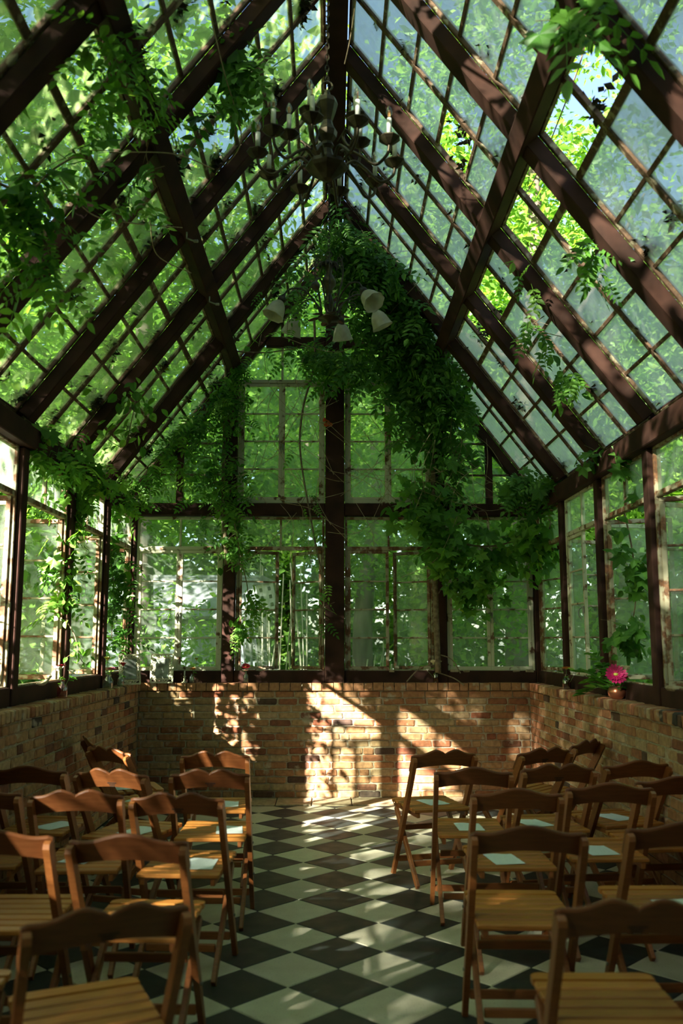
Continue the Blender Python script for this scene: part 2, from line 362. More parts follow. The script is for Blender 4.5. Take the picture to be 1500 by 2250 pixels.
g = .0016; dia = [(HD-g, 0), (0, HD-g), (-HD+g, 0), (0, -HD+g)]
TM = {c: tile_mesh(dia, c) for c in ('tile_white', 'tile_black')}
far_t = {'tile_white': MB(), 'tile_black': MB()}; YT = 8.262; nt = 0
for i in range(-9, 10):
    for j in range(-32, 14):
        if (i+j) % 2 == 0: continue
        cx, cyy = i*HD, 5.562+j*HD; c = 'tile_black' if i % 2 == 0 else 'tile_white'
        if cyy-HD > YT or cyy+HD < YF: continue
        edge = abs(cx)+HD > HW or cyy+HD > YT
        if cyy < 2.2:
            p = [(cx+x, cyy+y) for x, y in dia]
            p = clip_poly(clip_poly(p, lambda q: q[0]-HW), lambda q: -HW-q[0])
            if len(p) >= 3: far_t[c].add([(x, y, 0) for x, y in p], [tuple(range(len(p)))])
            continue
        if edge:
            p = clip_poly(clip_poly(clip_poly(dia, lambda q: q[0]+cx-HW+.002), lambda q: -HW+.002-q[0]-cx), lambda q: q[1]+cyy-YT)
            if len(p) < 3: continue
            me = tile_mesh(p, c)
        else: me = TM[c]
        obj('tile', me, flo, (cx, cyy, rnd(-.0012, .0008)), (rnd(-.002, .002), rnd(-.002, .002), 0)); nt += 1
for c in far_t: stuff(far_t[c].build('tile_field', c, flo))
x = -HW
while x < HW-.05:                # tan pavers along the foot of the back wall
    L = min(rnd(.3, .52), HW-x)
    MB().box((x+L/2, (YT+YB)/2+.01, -.012+rnd(0, .004)), (L-.008, YB-YT+.01, .04), None, .006).build('paver', 'stone', flo); x += L
# brick walls
def brick_variant(k):
    mb = MB(); mb.box((0, 0, 0), (1, 1, 1), None, .09); R = random.Random(k)
    mb.v = [(x+R.uniform(-.02, .02), y+R.uniform(-.04, .04), z+R.uniform(-.055, .055)) for x, y, z in mb.v]
    return mb.mesh('brick', 'brick')
BV = [brick_variant(k) for k in range(8)]
CH = (LZ-.076-.006)/15
def brick_wall(name, label, along, fixed, s0, s1, inward, header_w, vis=None):
    # along: axis index the courses run on; fixed: face position on the other axis; inward: sign of room side on that axis
    root = struct(empty(name), label); specs = []; oth = 1-along
    z = .006; k = 0; top = LZ-.078
    while z+CH*.8 < top:
        s = s0-rnd(0, .2)
        while s < s1:
            L = rnd(.185, .215) if random.random() > .1 else rnd(.09, .11)
            a, b = max(s, s0), min(s+L, s1)
            if b-a > .03: specs.append(((a+b)/2, b-a-.011, z+CH/2, CH-.0105, .09, 0))
            s += L
        z += CH; k += 1
    s = s0
    while s < s1-.02:
        L = min(header_w*rnd(.85, 1.15), s1-s); specs.append((s+L/2, L-.007, LZ-.036, .070, .155, .018)); s += L
    far = MB(); n = 0
    specs.sort(key=lambda q: 0 if vis is None else (0 if vis(q[0], q[2]) else 1)*100+abs(q[0]-5.5))
    for c, L, zc, h, dpt, proud in specs:
        pr = rnd(-.003, .004)+proud; q = [0, 0, zc+rnd(-.002, .002)]; q[along] = c; q[oth] = fixed-inward*(dpt/2)+inward*pr
        sc = [0, 0, h]; sc[along] = L; sc[oth] = dpt
        if n < 300 and (vis is None or vis(c, zc)):
            o = obj('brick', random.choice(BV), root, q, (rnd(-.006, .006), rnd(-.006, .006), rnd(-.006, .006)), sc); n += 1
        else: far.box(q, sc)
    if far.v: stuff(far.build('far_bricks', 'brick', root))
    q = [0, 0, (LZ-.04)/2]; q[along] = (s0+s1)/2; q[oth] = fixed-inward*(.011+.095); d = [0, 0, LZ-.04]; d[along] = s1-s0+(.36 if along == 0 else .3); d[oth] = .19
    MB().box(q, d).build('mortar', 'mortar', root); return root
brick_wall('wall_back', 'low wall of old tan and red bricks under the gable windows', 0, YB, -HW, HW, -1, .098)
brick_wall('wall_left', 'low brick wall in deep shade under the left windows', 1, -HW, YF, YB, 1, .072, lambda s, z: s > 4.9 and (z > .25 or s > 6.5))
brick_wall('wall_right', 'low brick wall under the right windows with sunlit patches', 1, HW, YF, YB, -1, .072, lambda s, z: s > 4.6 and (z > .25 or s > 6.2))

fw = struct(empty('wall_front'), 'unseen boarded end wall added behind the viewer to cut fill light')  # unseen wall, added to keep fill light out of the room
for k in range(12): MB().prism([(-2.04+k*.34, 0), (-1.705+k*.34, 0), (-1.705+k*.34, roofz(-1.705+k*.34)), (-2.04+k*.34, roofz(-2.04+k*.34))], .03, Matrix.Translation((0, YF-.03, 0)) @ Matrix.Rotation(PI/2, 4, 'X')).build('board', 'beam', fw)
# timber frame of walls and roof
fr = struct(empty('trim_1'), 'dark brown posts and beams of the gable end')
def beam(p, a, b, w_, h_, up=Vector((0, 0, 1)), name='post', m='beam'): return MB().bar(a, b, w_, h_, up, .006).build(name, m, p)
beam(fr, (0, YW, LZ), (0, YW, 5.32), .15, .19, name='post')
for sx in (-1, 1):
    beam(fr, (sx*1.03, YW, LZ), (sx*1.03, YW, roofz(1.03)-.02), .12, .115)
    beam(fr, (sx*WX, YW, LZ), (sx*WX, YW, TT-.02), .11, .10)
for sx in (-1, 1):
    beam(fr, (sx*.095, YW, (TB+TT)/2), (sx*.972, YW, (TB+TT)/2), .125, .12, name='beam')
    beam(fr, (sx*1.088, YW, (TB+TT)/2), (sx*1.95, YW, (TB+TT)/2), .125, .12, name='beam')
    beam(fr, (sx*.095, YW, LZ+.047), (sx*.972, YW, LZ+.047), .088, .13, name='sill_beam')
    beam(fr, (sx*1.088, YW, LZ+.047), (sx*1.95, YW, LZ+.047), .088, .13, name='sill_beam')
    beam(fr, (sx*.095, YW, 4.47), (sx*.70, YW, 4.47), .085, .1, name='collar_beam')
for sx, nm, lb in ((-1, 'trim_2', 'dark brown posts and eave beam of the left wall'), (1, 'trim_3', 'dark brown posts and eave beam of the right wall')):
    t = struct(empty(nm), lb)
    for k in range(1, 10): beam(t, (sx*WX, YK[k], LZ), (sx*WX, YK[k], TB-.02), .10, .09)
    MB().bar((sx*1.985, YF, (TB+TT)/2-.01), (sx*1.985, YW-.06, (TB+TT)/2-.01), .13, .14, Vector((0, 0, 1)), .006).build('eave_beam', 'beam', t)
    for k in range(9): beam(t, (sx*(WX+.01), YK[k]-.055, LZ+.047), (sx*(WX+.01), YK[k+1]+.055, LZ+.047), .088, .13, name='sill_beam')
roof = struct(empty('ceiling'), 'steep open roof of dark brown rafters and purlins')
MB().box((0, (YF+YW)/2, 5.42), (.13, YW-YF, .2), None, .006).build('ridge_beam', 'beam', roof)
sn, cs = math.sin(math.atan(RS)), math.cos(math.atan(RS))
for sx in (-1, 1):
    nrm = Vector((sx*sn, 0, cs))
    for k in range(10):
        a = Vector((sx*2.0, YK[k], roofz(2.0)))-nrm*.03; b = Vector((sx*.05, YK[k], roofz(.05)))-nrm*.03
        beam(roof, a, b, .088, .12, nrm.cross((b-a).normalized()), 'rafter')
    MB().box((sx*2.045, (YF+YW)/2, TT+.02), (.035, YW-YF, .16), None, .004).build('fascia_board', 'beam', roof)
    c0 = Vector((sx*1.03, YF, roofz(1.03)))-nrm*.055; c1 = c0.copy(); c1.y = YW-.05
    beam(roof, c0, c1, .11, .11, nrm, 'purlin')

# ------------------------------------------------------------------ windows
WN = [0]
def new_window(label, T):
    WN[0] += 1; o = struct(empty('window_%d' % WN[0]), label); o.matrix_world = T; return o
CACHE = {}
def shared(key, fn):
    if key not in CACHE: CACHE[key] = fn()
    return CACHE[key]
def boxmesh(name, d, m, b=0): return shared((name, tuple(round(q, 4) for q in d), m), lambda: MB().box((0, 0, 0), d, None, b).mesh(name, m))
def lattice(root, x0, y0, w_, h_, cols, rows, fm, gm, missing=(), ft=.028, mt=.016, dp=.03, rowh=None, mull=None, rail=None):
    """frame, bars and panes of a steel sash in the local xy plane of root (y up), origin at lower left"""
    for cx, cyy, dx, dy, nm in ((x0+w_/2, y0+ft/2, w_, ft, 'frame_rail'), (x0+w_/2, y0+h_-ft/2, w_, ft, 'frame_rail'), (x0+ft/2, y0+h_/2, ft, h_-2*ft, 'frame_stile'), (x0+w_-ft/2, y0+h_/2, ft, h_-2*ft, 'frame_stile')):
        obj(nm, boxmesh(nm, (dx, dy, dp), fm, .003), root, (cx, cyy, 0))
    iw, ih = w_-2*ft, h_-2*ft; xs = [x0+ft+iw*c/cols for c in range(cols+1)]
    hs = rowh or [1/rows]*rows; ys = [y0+ft]
    for q in hs: ys.append(ys[-1]+ih*q)
    for c in range(1, cols): obj('mullion', boxmesh('mullion', (mull or mt, ih, dp*.8), fm, .002), root, (xs[c], y0+h_/2, 0))
    for r in range(1, len(hs)):
        for c in range(cols):
            L = xs[c+1]-xs[c]-(mt/2 if c else 0)-(mt/2 if c < cols-1 else 0)
            obj('muntin', boxmesh('muntin', (L, .04 if r == rail else mt, dp*.7), fm, .002), root, ((xs[c]+xs[c+1])/2+(mt/4 if c else 0)-(mt/4 if c < cols-1 else 0), ys[r], 0))
    for r in range(len(hs)):
        for c in range(cols):
            if (r, c) in missing: continue
            L = xs[c+1]-xs[c]-mt*.8; Hh = ys[r+1]-ys[r]-mt*.8
            obj('pane', boxmesh('pane', (L, Hh, .004), gm), root, ((xs[c]+xs[c+1])/2, (ys[r]+ys[r+1])/2, .002))
def latch_mesh():
    def f():
        mb = MB(); mb.box((0, 0, .012), (.018, .06, .012), None, .003); mb.tube(spline([(0, .02, .02), (0, .0, .045), (.01, -.05, .05), (.012, -.075, .03)], 4), .005, 6); return mb.mesh('latch', 'steel')
    return shared('latch', f)
def casement(win, x0, y0, w_, h_, hinge, ang, fm, gm, rows=4, cols=1, latch=True, missing=()):
    """one leaf, hinged at its left (-1) or right (1) side, opening to the outside (local -z)"""
    e = bpy.data.objects.new('casement', None); C.objects.link(e); e.parent = win; e.empty_display_size = .1
    hx = x0 if hinge < 0 else x0+w_
    e.location = (hx, y0, 0); e.rotation_euler = (0, ang*(1 if hinge < 0 else -1), 0)
    lattice(e, 0 if hinge < 0 else -w_, 0, w_, h_, cols, rows, fm, gm, missing, .031, .014, .028)
    if latch:
        lx = (w_-.012) if hinge < 0 else -(w_-.012); obj('latch', latch_mesh(), e, (lx, h_*.45, .012))
    return e
def wall_window(label, T, w_, zh, fm, gm, angs, trh=.27, latch=True, miss=()):
    """transom of two panes over a pair of casements; local x along the wall, y up, z to the room"""
    win = new_window(label, T)
    for cx, cyy, dx, dy, nm in ((w_/2, .012, w_, .024, 'frame_rail'), (w_/2, zh-.012, w_, .024, 'frame_rail'), (.012, zh/2, .024, zh-.048, 'frame_stile'), (w_-.012, zh/2, .024, zh-.048, 'frame_stile')):
        obj(nm, boxmesh(nm, (dx, dy, .045), fm, .003), win, (cx, cyy, 0))
    ty = zh-.024-trh; obj('transom_rail', boxmesh('transom_rail', (w_-.048, .036, .042), fm, .003), win, (w_/2, ty-.018, 0))
    obj('mullion', boxmesh('mullion', (.02, trh, .03), fm, .002), win, (w_/2, ty+trh/2, 0))
    for sx in (-1, 1):
        if ('t', sx) not in miss: obj('pane', boxmesh('pane', (w_/2-.036, trh-.004, .004), gm), win, (w_/2+sx*(w_/4-.007), ty+trh/2, .002))
    lw = w_/2-.026; lh = ty-.036-.026
    for hg, an in ((-1, angs[0]), (1, angs[1])):
        if an is None: continue
        casement(win, .025 if hg < 0 else w_/2+.001, .025, lw, lh, hg, an, fm, gm, latch=latch and an < .2, missing=miss)
    return win
def frameT(origin, xdir, ydir):
    xd, yd = Vector(xdir).normalized(), Vector(ydir).normalized(); zd = xd.cross(yd)
    T = Matrix((xd, yd, zd)).transposed().to_4x4(); T.translation = Vector(origin); return T
# gable end, lower tier: four windows (local z must point to the room: x along -X would flip, so x runs +X and z is -Y)
gl_lab = ['steel gable window beside the left corner post', 'steel gable window left of the centre post with casements ajar', 'rusty steel gable window right of the centre post', 'steel gable window beside the right corner post']
for k, (xa, xb, an, fm) in enumerate(((-1.945, -1.095, (.0, .0), 'cream'), (-.965, -.10, (.35, .75), 'rusty'), (.10, .965, (.0, .55), 'rusty'), (1.095, 1.945, (.0, .0), 'cream'))):
    wall_window(gl_lab[k], frameT((xa, YW+.01, SILL), (1, 0, 0), (0, 0, 1)), xb-xa, TB-.065-SILL+.06, fm, 'glass_wall', an)
# gable end, upper tier
def poly_pane(win, poly, gm='glass_wall'):
    c = (sum(p[0] for p in poly)/len(poly), sum(p[1] for p in poly)/len(poly))
    me = MB().prism([(p[0]-c[0], p[1]-c[1]) for p in poly], .004, Matrix.Identity(4)).mesh('pane', gm); obj('pane', me, win, (c[0], c[1], .002))
def rect(a, b, c, d): return [(a, c), (b, c), (b, d), (a, d)]
under = lambda q: q[1]-(RZ-.10-RS*abs(q[0]))
for k, (xa, xb, lb) in enumerate(((-.965, -.10, 'cream upper gable window left of the centre post with vine leaves'), (.10, .965, 'cream upper gable window right of the centre post with vine leaves'))):
    win = new_window(lb, frameT((0, YW+.01, 0), (1, 0, 0), (0, 0, 1))); w_ = xb-xa; z0, z1 = TT+.002, 4.06; mx = (xa+xb)/2
    for cx, cyy, dx, dy, nm in ((mx, z0+.016, w_, .032, 'frame_rail'), (mx, z1, w_, .034, 'frame_rail'), (xa+.014, (z0+z1)/2+.007, .028, z1-z0-.05, 'frame_stile'), (xb-.014, (z0+z1)/2+.007, .028, z1-z0-.05, 'frame_stile')):
        obj(nm, boxmesh(nm, (dx, dy, .045), 'cream', .003), win, (cx, cyy, 0))
    for s_, hg in ((-1, -1), (1, 1)):
        casement(win, xa+.029 if s_ < 0 else mx+.001, z0+.033, w_/2-.03, z1-z0-.052, hg, 0, 'cream', 'glass_wall')
    obj('mullion', boxmesh('mullion', (.024, .36, .03), 'cream', .002), win, (mx, 4.26, 0))
    for a, b in ((xa, mx-.012), (mx+.012, xb)):
        p = clip_poly(rect(a, b, 4.08, 4.425), under)
        if len(p) >= 3: poly_pane(win, p)
for sx in (-1, 1):
    win = new_window('small gable pane above the collar beam on the %s' % ('left' if sx < 0 else 'right'), frameT((0, YW+.01, 0), (1, 0, 0), (0, 0, 1)))
    for a, b in ((.10, .52), (.55, .80)):
        q = rect(*(sorted((sx*a, sx*b))), 4.515, 5.4); p = clip_poly(q, under)
        if len(p) >= 3: poly_pane(win, p)
    obj('mullion', boxmesh('mullion', (.03, .27, .03), 'roofbar', .002), win, (sx*.535, 4.64, 0))
    win = new_window('triangular gable window over the %s bay with dark bars' % ('left' if sx < 0 else 'right'), frameT((0, YW+.01, 0), (1, 0, 0), (0, 0, 1)))
    obj('mullion', boxmesh('mullion', (.07, .58, .05), 'beam', .004), win, (sx*1.54, TT+.29, 0))
    zz = [TT+.002, 3.10, 3.42, 3.74, 4.1]
    for r in range(4):
        for a, b in ((1.09, 1.505), (1.575, 1.99)):
            p = clip_poly(rect(*(sorted((sx*a, sx*b))), zz[r]+.008, zz[r+1]-.008), under)
            if len(p) >= 3: poly_pane(win, p)
        if r:
            xm = (RZ-.10-zz[r])/RS
            if xm > 1.14: obj('muntin', boxmesh('muntin', (min(xm, 1.505)-1.09, .016, .03), 'roofbar'), win, (sx*(1.09+min(xm, 1.505))/2, zz[r], 0))
            if xm > 1.62: obj('muntin', boxmesh('muntin', (xm-1.575, .016, .03), 'roofbar'), win, (sx*(1.575+xm)/2, zz[r], 0))
# side walls
ordn = ['corner', 'second', 'third', 'fourth', 'fifth', 'sixth', 'seventh', 'eighth', 'ninth']
ang_l = [(1.3, .9), (1.45, 1.5), (1.45, 1.5), (1.4, 1.45), (.0, .0), (.0, .0), (.0, .0), (0., .0), (0., 0.)]
ang_r = [(.25, 1.2), (.0, 1.35), (1.25, 1.2), (1.1, 1.2), (.0, .0), (.0, .0), (.0, .0), (0., .0), (0., 0.)]
for k in range(9):
    y0, y1 = YK[k+1]+.055, YK[k]-.055; zh = TB-.005-SILL; L = y1-y0
    wall_window('weathered steel casement window of the left wall, %s bay from the gable' % ordn[k], frameT((-WX-.01, y0, SILL), (0, 1, 0), (0, 0, 1)), L, zh, 'rusty', 'glass_wall', ang_l[k])
    wall_window('weathered steel casement window of the right wall, %s bay from the gable' % ordn[k], frameT((WX+.01, y1, SILL), (0, -1, 0), (0, 0, 1)), L, zh, 'cream' if k == 1 else 'rusty', 'glass_wall', ang_r[k])
# roof sashes: for every bay and slope an upper and a lower sash of two by five panes
half = (1.03-.09)/cs
for sx, side in ((-1, 'left'), (1, 'right')):
    for k in range(9):
        for up in (0, 1):
            x_lo, x_hi = (2.02, 1.045) if not up else (1.02, .06)
            yA, yB = YK[k+1]+.047, YK[k]-.047; lift = Vector((sx*sn, 0, cs))*.035
            o0 = Vector((sx*x_lo, yB if sx < 0 else yA, roofz(x_lo)))+lift
            xd = (0, -1, 0) if sx < 0 else (0, 1, 0); yd = Vector((-sx*cs, 0, sn))
            T = frameT(o0, xd, yd)      # z = x cross y
            h_ = (x_lo-x_hi)/cs; w_ = yB-yA
            win = new_window('%s roof sash of the %s slope, %s bay from the gable' % ('upper' if up else 'lower', side, ordn[k]), T)
            miss = set()
            if sx > 0 and not up: miss = {1: {(4, 0)}, 2: {(4, 1)}, 3: {(3, 1)}, 4: {(4, 0), (4, 1)}}.get(k, set()) if k != 3 else {(4, 0), (4, 1), (3, 0)}
            if sx > 0 and up and k == 3: miss = {(1, 1)}
            if sx < 0 and k == 4 and not up: miss = {(2, 0)}
            lattice(win, 0, 0, w_, h_, 2, 5, 'roofbar', 'glass_roof' if sx > 0 else 'glass_left', miss, .026, .022, .036, None, .040, None if up else 4)

# ------------------------------------------------------------------ folding chairs
def post_mesh(sx):
    path = [(.20, 0), (-.06, .44), (-.165, .62), (-.235, .745), (-.24, .757)]; wd = [.036, .042, .044, .040, .022]; mb = MB(); vs = []
    for i, (y, z) in enumerate(path):
        p0, p1 = path[max(i-1, 0)], path[min(i+1, len(path)-1)]; d = Vector((0, p1[0]-p0[0], p1[1]-p0[1])).normalized(); q = Vector((0, d.z, -d.y))
        if i == 0: q = Vector((0, 1, 0))
        for a, b in ((-1, -1), (-1, 1), (1, 1), (1, -1)):
            bx = .012 if 0 < i < 4 else .011; v = Vector((sx*.195+a*bx, y, z))+q*(b*wd[i]/2); vs.append(v)
    fs = [(3, 2, 1, 0), tuple(16+k for k in range(4))]
    for i in range(4): fs += [(i*4+k, i*4+(k+1) % 4, i*4+4+(k+1) % 4, i*4+4+k) for k in range(4)]
    return mb.add(vs, fs).mesh('post', 'wood_leg')
def hump(u, kind):
    a = abs(u)
    if kind == 'single': return .042*max(0, math.cos(min(1, a/.165)*PI)*.5+.5)
    return .043*math.exp(-((a-.062)/.062)**2)-.006*math.exp(-(a/.014)**2)+.004*(1 if a < .02 else 0)
def back_mesh(kind):
    mb = MB(); N = 28; th = .015; vs = []; fs = []; dy, dz = -.235+.165, .745-.62; L = math.hypot(dy, dz); ey, ez = dy/L, dz/L; ny, nz = ez, -ey
    for i in range(N+1):
        u = -.2065+.413*i/N; e = abs(u)/.2065; top = hump(u, kind)+.762-.745+.002; bot = -.085+.040*(1-e**2)-(.012 if e > .93 else 0)
        top = top*(1 if e < .97 else .55); cur = -.016*(1-e*e)
        for wv, tt in ((bot, 0), (top-.006, 0), (top, .3), (top, .7), (top-.006, 1), (bot, 1)):
            o = .022+tt*th+cur; vs.append((u, -.235+ey*wv+ny*o, .745+ez*wv+nz*o))
    for i in range(N): fs += [(i*6+k, i*6+(k+1) % 6, i*6+6+(k+1) % 6, i*6+6+k) for k in range(6)]
    fs += [tuple(range(6))[::-1], tuple(N*6+k for k in range(6))]
    return mb.add(vs, fs).mesh('crest_rail', 'wood_back', False)
CHM = {'post-': post_mesh(-1), 'post+': post_mesh(1), 'single': back_mesh('single'), 'double': back_mesh('double')}
CHM['slat'] = MB().box((0, 0, 0), (.366, .0525, .019), None, .004).mesh('slat', 'wood_seat')
def slat_end():
    p = [(-.183, -.026), (.183, -.026), (.183, .008), (.172, .022), (.155, .028), (-.155, .028), (-.172, .022), (-.183, .008)]
    return MB().prism(p, .019, Matrix.Identity(4)).mesh('slat', 'wood_seat')
CHM['slatend'] = slat_end()
CHM['rail'] = MB().box((0, 0, 0), (.02, .44, .03), None, .003).mesh('seat_rail', 'wood_leg')
CHM['leg'] = MB().bar((0, .205, .405), (0, -.20, 0.008), .038, .021, Vector((1, 0, 0)), .003).mesh('leg', 'wood_leg')
CHM['str1'] = MB().box((0, 0, 0), (.31, .018, .032), None, .003).mesh('stretcher', 'wood_leg')
CHM['str2'] = MB().box((0, 0, 0), (.366, .018, .034), None, .003).mesh('stretcher', 'wood_leg')
CHM['bolt'] = MB().lathe([(.0, -.004), (.007, -.004), (.007, .004), (0, .006)], 8, Matrix.Rotation(PI/2, 4, 'Y')).mesh('bolt', 'steel')
def stamp_mesh():
    mb = MB(); R = random.Random(3)
    dy, dz = -.07, .125; L = math.hypot(dy, dz); ey, ez = dy/L, dz/L; ny, nz = ez, -ey
    for r, (ln, h) in enumerate(((.052, .006), (.036, .006), (.030, .005))):
        x = -ln/2+.004
        while x < ln/2:
            wd = R.uniform(.003, .007); wv = -.022-.0105*r; o = .022-.016*(1-(abs(x)/.2065)**2)-.0006
            Rm = Matrix(((1, 0, 0), (0, ey, ny), (0, ez, nz)))
            mb.box((x+wd/2, -.235+ey*wv+ny*o, .745+ez*wv+nz*o), (wd, h, .001), Rm); x += wd+R.uniform(.0012, .002)
    return mb.mesh('stamp', 'print')
CHM['stamp'] = stamp_mesh()
def chair(x, y, rz, kind, label, stamp=False):
    t = tag(empty('folding_chair', (x, y, 0), math.radians(rz)), label, 'chair', 'wooden folding chairs in rows')
    obj('crest_rail', CHM[kind], t)
    obj('post', CHM['post-'], t); obj('post', CHM['post+'], t)
    for k in range(7):
        e = k == 6; obj('slat', CHM['slatend' if e else 'slat'], t, (0, -.157+k*.0672, .4400))
    for sx in (-1, 1):
        obj('seat_rail', CHM['rail'], t, (sx*.155, .04, .4155)); obj('leg', CHM['leg'], t, (sx*.171, 0, 0)); obj('bolt', CHM['bolt'], t, (sx*.2085, .075, .212))
    obj('stretcher', CHM['str1'], t, (0, -.085, .118)); obj('stretcher', CHM['str1'], t, (0, .08, .30))
    obj('stretcher', CHM['str2'], t, (0, .125, .105))
    if stamp: obj('stamp', CHM['stamp'], t)
    return t
SD, SS = 'double', 'single'
CH_ = [
 ('A', -.68, 2.56, 24, SD, 'nearest left folding chair, turned towards the aisle, stamped two-humped back', 1),
 ('Z', -1.18, 2.66, 4, SS, 'folding chair cut by the left frame edge beside the nearest left chair', 0),
 ('B', -.72, 3.42, -3, SS, 'single-humped folding chair with yellow seat in second left row by the aisle', 0),
 ('C', -1.22, 3.50, 0, SS, 'single-humped folding chair with yellow seat at the left frame edge in second row', 0),
 ('D', -1.17, 4.33, 2, SD, 'grey-topped two-humped folding chair in third left row away from aisle', 0),
 ('E', -.69, 4.26, -4, SD, 'two-humped folding chair in third left row beside the aisle', 1),
 ('F', -1.64, 4.41, 0, SS, 'dark folding chair at the left frame edge in third row', 0),
 ('G', -1.11, 4.99, -16, SD, 'two-humped folding chair with pink sunlit back in fourth left row', 1),
 ('H', -.66, 4.98, 0, SD, 'two-humped folding chair in fourth left row beside the aisle', 1),
 ('I', -1.61, 5.13, -7, SS, 'dark single-humped folding chair against left wall in fourth row', 0),
 ('J', -.73, 5.74, 0, SD, 'front-row left folding chair beside the aisle, facing the brick wall', 0),
 ('K', -1.28, 5.93, -40, SD, 'front-row left folding chair turned towards centre, crest lit at its end', 0),
 ('L', -1.50, 6.42, -68, SD, 'folding chair seen edge-on against left wall near the corner', 0),
 ('M', .75, 2.62, -1, SD, 'nearest right folding chair with dappled seat and stamped two-humped back', 1),
 ('N', 1.25, 2.70, -2, SS, 'folding chair cut by the right frame edge beside the nearest right chair', 0),
 ('O', .68, 3.54, -2, SS, 'bright orange folding chair without paper in second right row by the aisle', 0),
 ('P', 1.25, 3.60, 0, SS, 'grey-brown folding chair in second right row cut by the frame edge', 0),
 ('Q', .80, 4.36, 0, SS, 'single-humped folding chair in third right row beside the aisle', 0),
 ('R', 1.27, 4.52, 0, SS, 'single-humped folding chair in third right row, middle of three', 0),
 ('S', 1.64, 4.72, 5, SS, 'pinkish folding chair by the right wall cut by the frame edge', 0),
 ('T', .72, 5.04, -2, SS, 'single-humped folding chair in fourth right row beside the aisle', 0),
 ('U', 1.16, 5.15, 7, SD, 'stamped two-humped folding chair in fourth right row, middle of three', 1),
 ('V', 1.61, 5.30, 14, SS, 'orange-brown single-humped folding chair against right wall in fourth row', 0),
 ('W', .60, 5.78, 14, SD, 'front-row right folding chair nearest the aisle, facing the brick wall', 0),
 ('X', 1.19, 5.88, 28, SD, 'front-row right folding chair angled left before the sunlit corner', 1),
 ('Y', 1.52, 6.28, 47, SD, 'farthest right folding chair turned hard left against the wall', 0)]
POS = {}
for k, x, y, rz, kd, lb, st in CH_: chair(x, y, rz, kd, lb, st); POS[k] = (x, y, rz)
PAP = {'D': ('third left row away from the aisle', -.02, .04, -20), 'E': ('third left row beside the aisle', .06, .0, 3), 'G': ('fourth left row behind the pink-lit chair back', .05, .0, -12), 'H': ('fourth left row beside the aisle', .08, .02, 6),
 'I': ('dark chair against left wall', .06, .0, -25), 'J': ('front-row left chair by the aisle', .05, .03, 5), 'K': ('front-row left chair turned to centre', .02, .03, 20), 'L': ('edge-on chair near the left corner', .03, .05, 10),
 'P': ('second right row chair at frame edge', .05, -.03, 10), 'Q': ('third right row beside the aisle', -.03, -.03, 8), 'R': ('third right row, middle chair', -.01, -.02, 6), 'S': ('pinkish chair by the right wall', .0, .0, -4),
 'T': ('fourth right row beside the aisle', .0, .02, 3), 'U': ('fourth right row, middle chair', -.06, .02, 12), 'V': ('orange chair against the right wall', .0, .03, 12), 'W': ('front-row right chair nearest the aisle', .02, .04, 8), 'X': ('front-row right chair angled left', -.03, .05, -4)}
pm = MB(); Np = 6; vs = [((i/Np-.5)*.14, (j/Np-.5)*.2, .0012+.0025*math.sin(i*.9)*(j/Np)**2) for j in range(Np+1) for i in range(Np+1)]
vs2 = [(x, y, z-.0006) for x, y, z in vs]; fs = [(j*(Np+1)+i, j*(Np+1)+i+1, (j+1)*(Np+1)+i+1, (j+1)*(Np+1)+i) for j in range(Np) for i in range(Np)]
pm.add(vs+vs2, fs+[tuple(q+(Np+1)**2 for q in f[::-1]) for f in fs]); PM = pm.mesh('program_sheet', 'paper')
for k, (wh, dx, dy, dr) in PAP.items():
    x, y, rz = POS[k]; a = math.radians(rz); p = (x+math.cos(a)*dx-math.sin(a)*dy, y+math.sin(a)*dx+math.cos(a)*dy, .4505)
    tag(obj('program_sheet', PM, None, p, (0, 0, a+math.radians(dr))), 'white printed sheet on the seat of the %s' % wh, 'paper', 'printed sheets on the chair seats')

# ------------------------------------------------------------------ chandeliers
def chain(root, x, y, z0, z1, r=.012, m='brass'):
    lm = shared(('link', m), lambda: MB().tube([(r*math.cos(a)*.7, 0, r*1.5*math.sin(a)) for a in [2*PI*k/10 for k in range(11)]], .0026, 5, False).mesh('chain_link', m))
    n = int((z1-z0)/(r*2.3))
    for k in range(n): obj('chain_link', lm, root, (x, y, z0+r*1.5+k*r*2.3), (0, 0, (k % 2)*PI/2))
cy1 = at(718, 330, 4.4); c1 = tag(empty('candle_chandelier', (cy1.x, 4.4, 3.88)), 'dark brass chandelier with ivory candle sleeves and clear bulbs hanging from the ridge', 'chandelier')
hexw = None
MB().lathe([(.0, -.03), (.03, -.02), (.055, 0), (.10, .03), (.115, .045), (.105, .07), (.05, .085), (.035, .12), (.028, .15), (.038, .17), (.030, .19), (.05, .22), (.055, .25), (.035, .285), (.028, .31), (.045, .36), (.058, .41), (.048, .44), (.02, .46), (.012, .49), (0, .495)], 8).build('column', 'brass', c1)
MB().tube([(.028*math.cos(a), 0, .515+.028*math.sin(a)) for a in [2*PI*k/16 for k in range(17)]], .005, 6, False).build('hanging_ring', 'brass', c1)
chain(c1, 0, 0, .535, 5.32-3.88, .014)
def arm_mesh(R, rise, z0):
    pts = spline([(.08, 0, z0), (.14, 0, z0+.05), (R*.55, 0, z0+.015), (R*.78, 0, z0-.055), (R*.96, 0, z0-.02), (R, 0, z0+rise)], 7)
    return MB().tube(pts, .0085, 7).mesh('arm', 'brass', True)
CUP = MB().lathe([(0, -.022), (.016, -.02), (.045, .0), (.058, .012), (.058, .017), (.02, .02), (.014, .028), (.017, .036), (0, .037)], 8).mesh('drip_cup', 'brass')
SLV = MB().lathe([(.0125, 0), (.0125, .088), (.008, .09), (0, .09)], 12).mesh('candle_sleeve', 'candle', True)
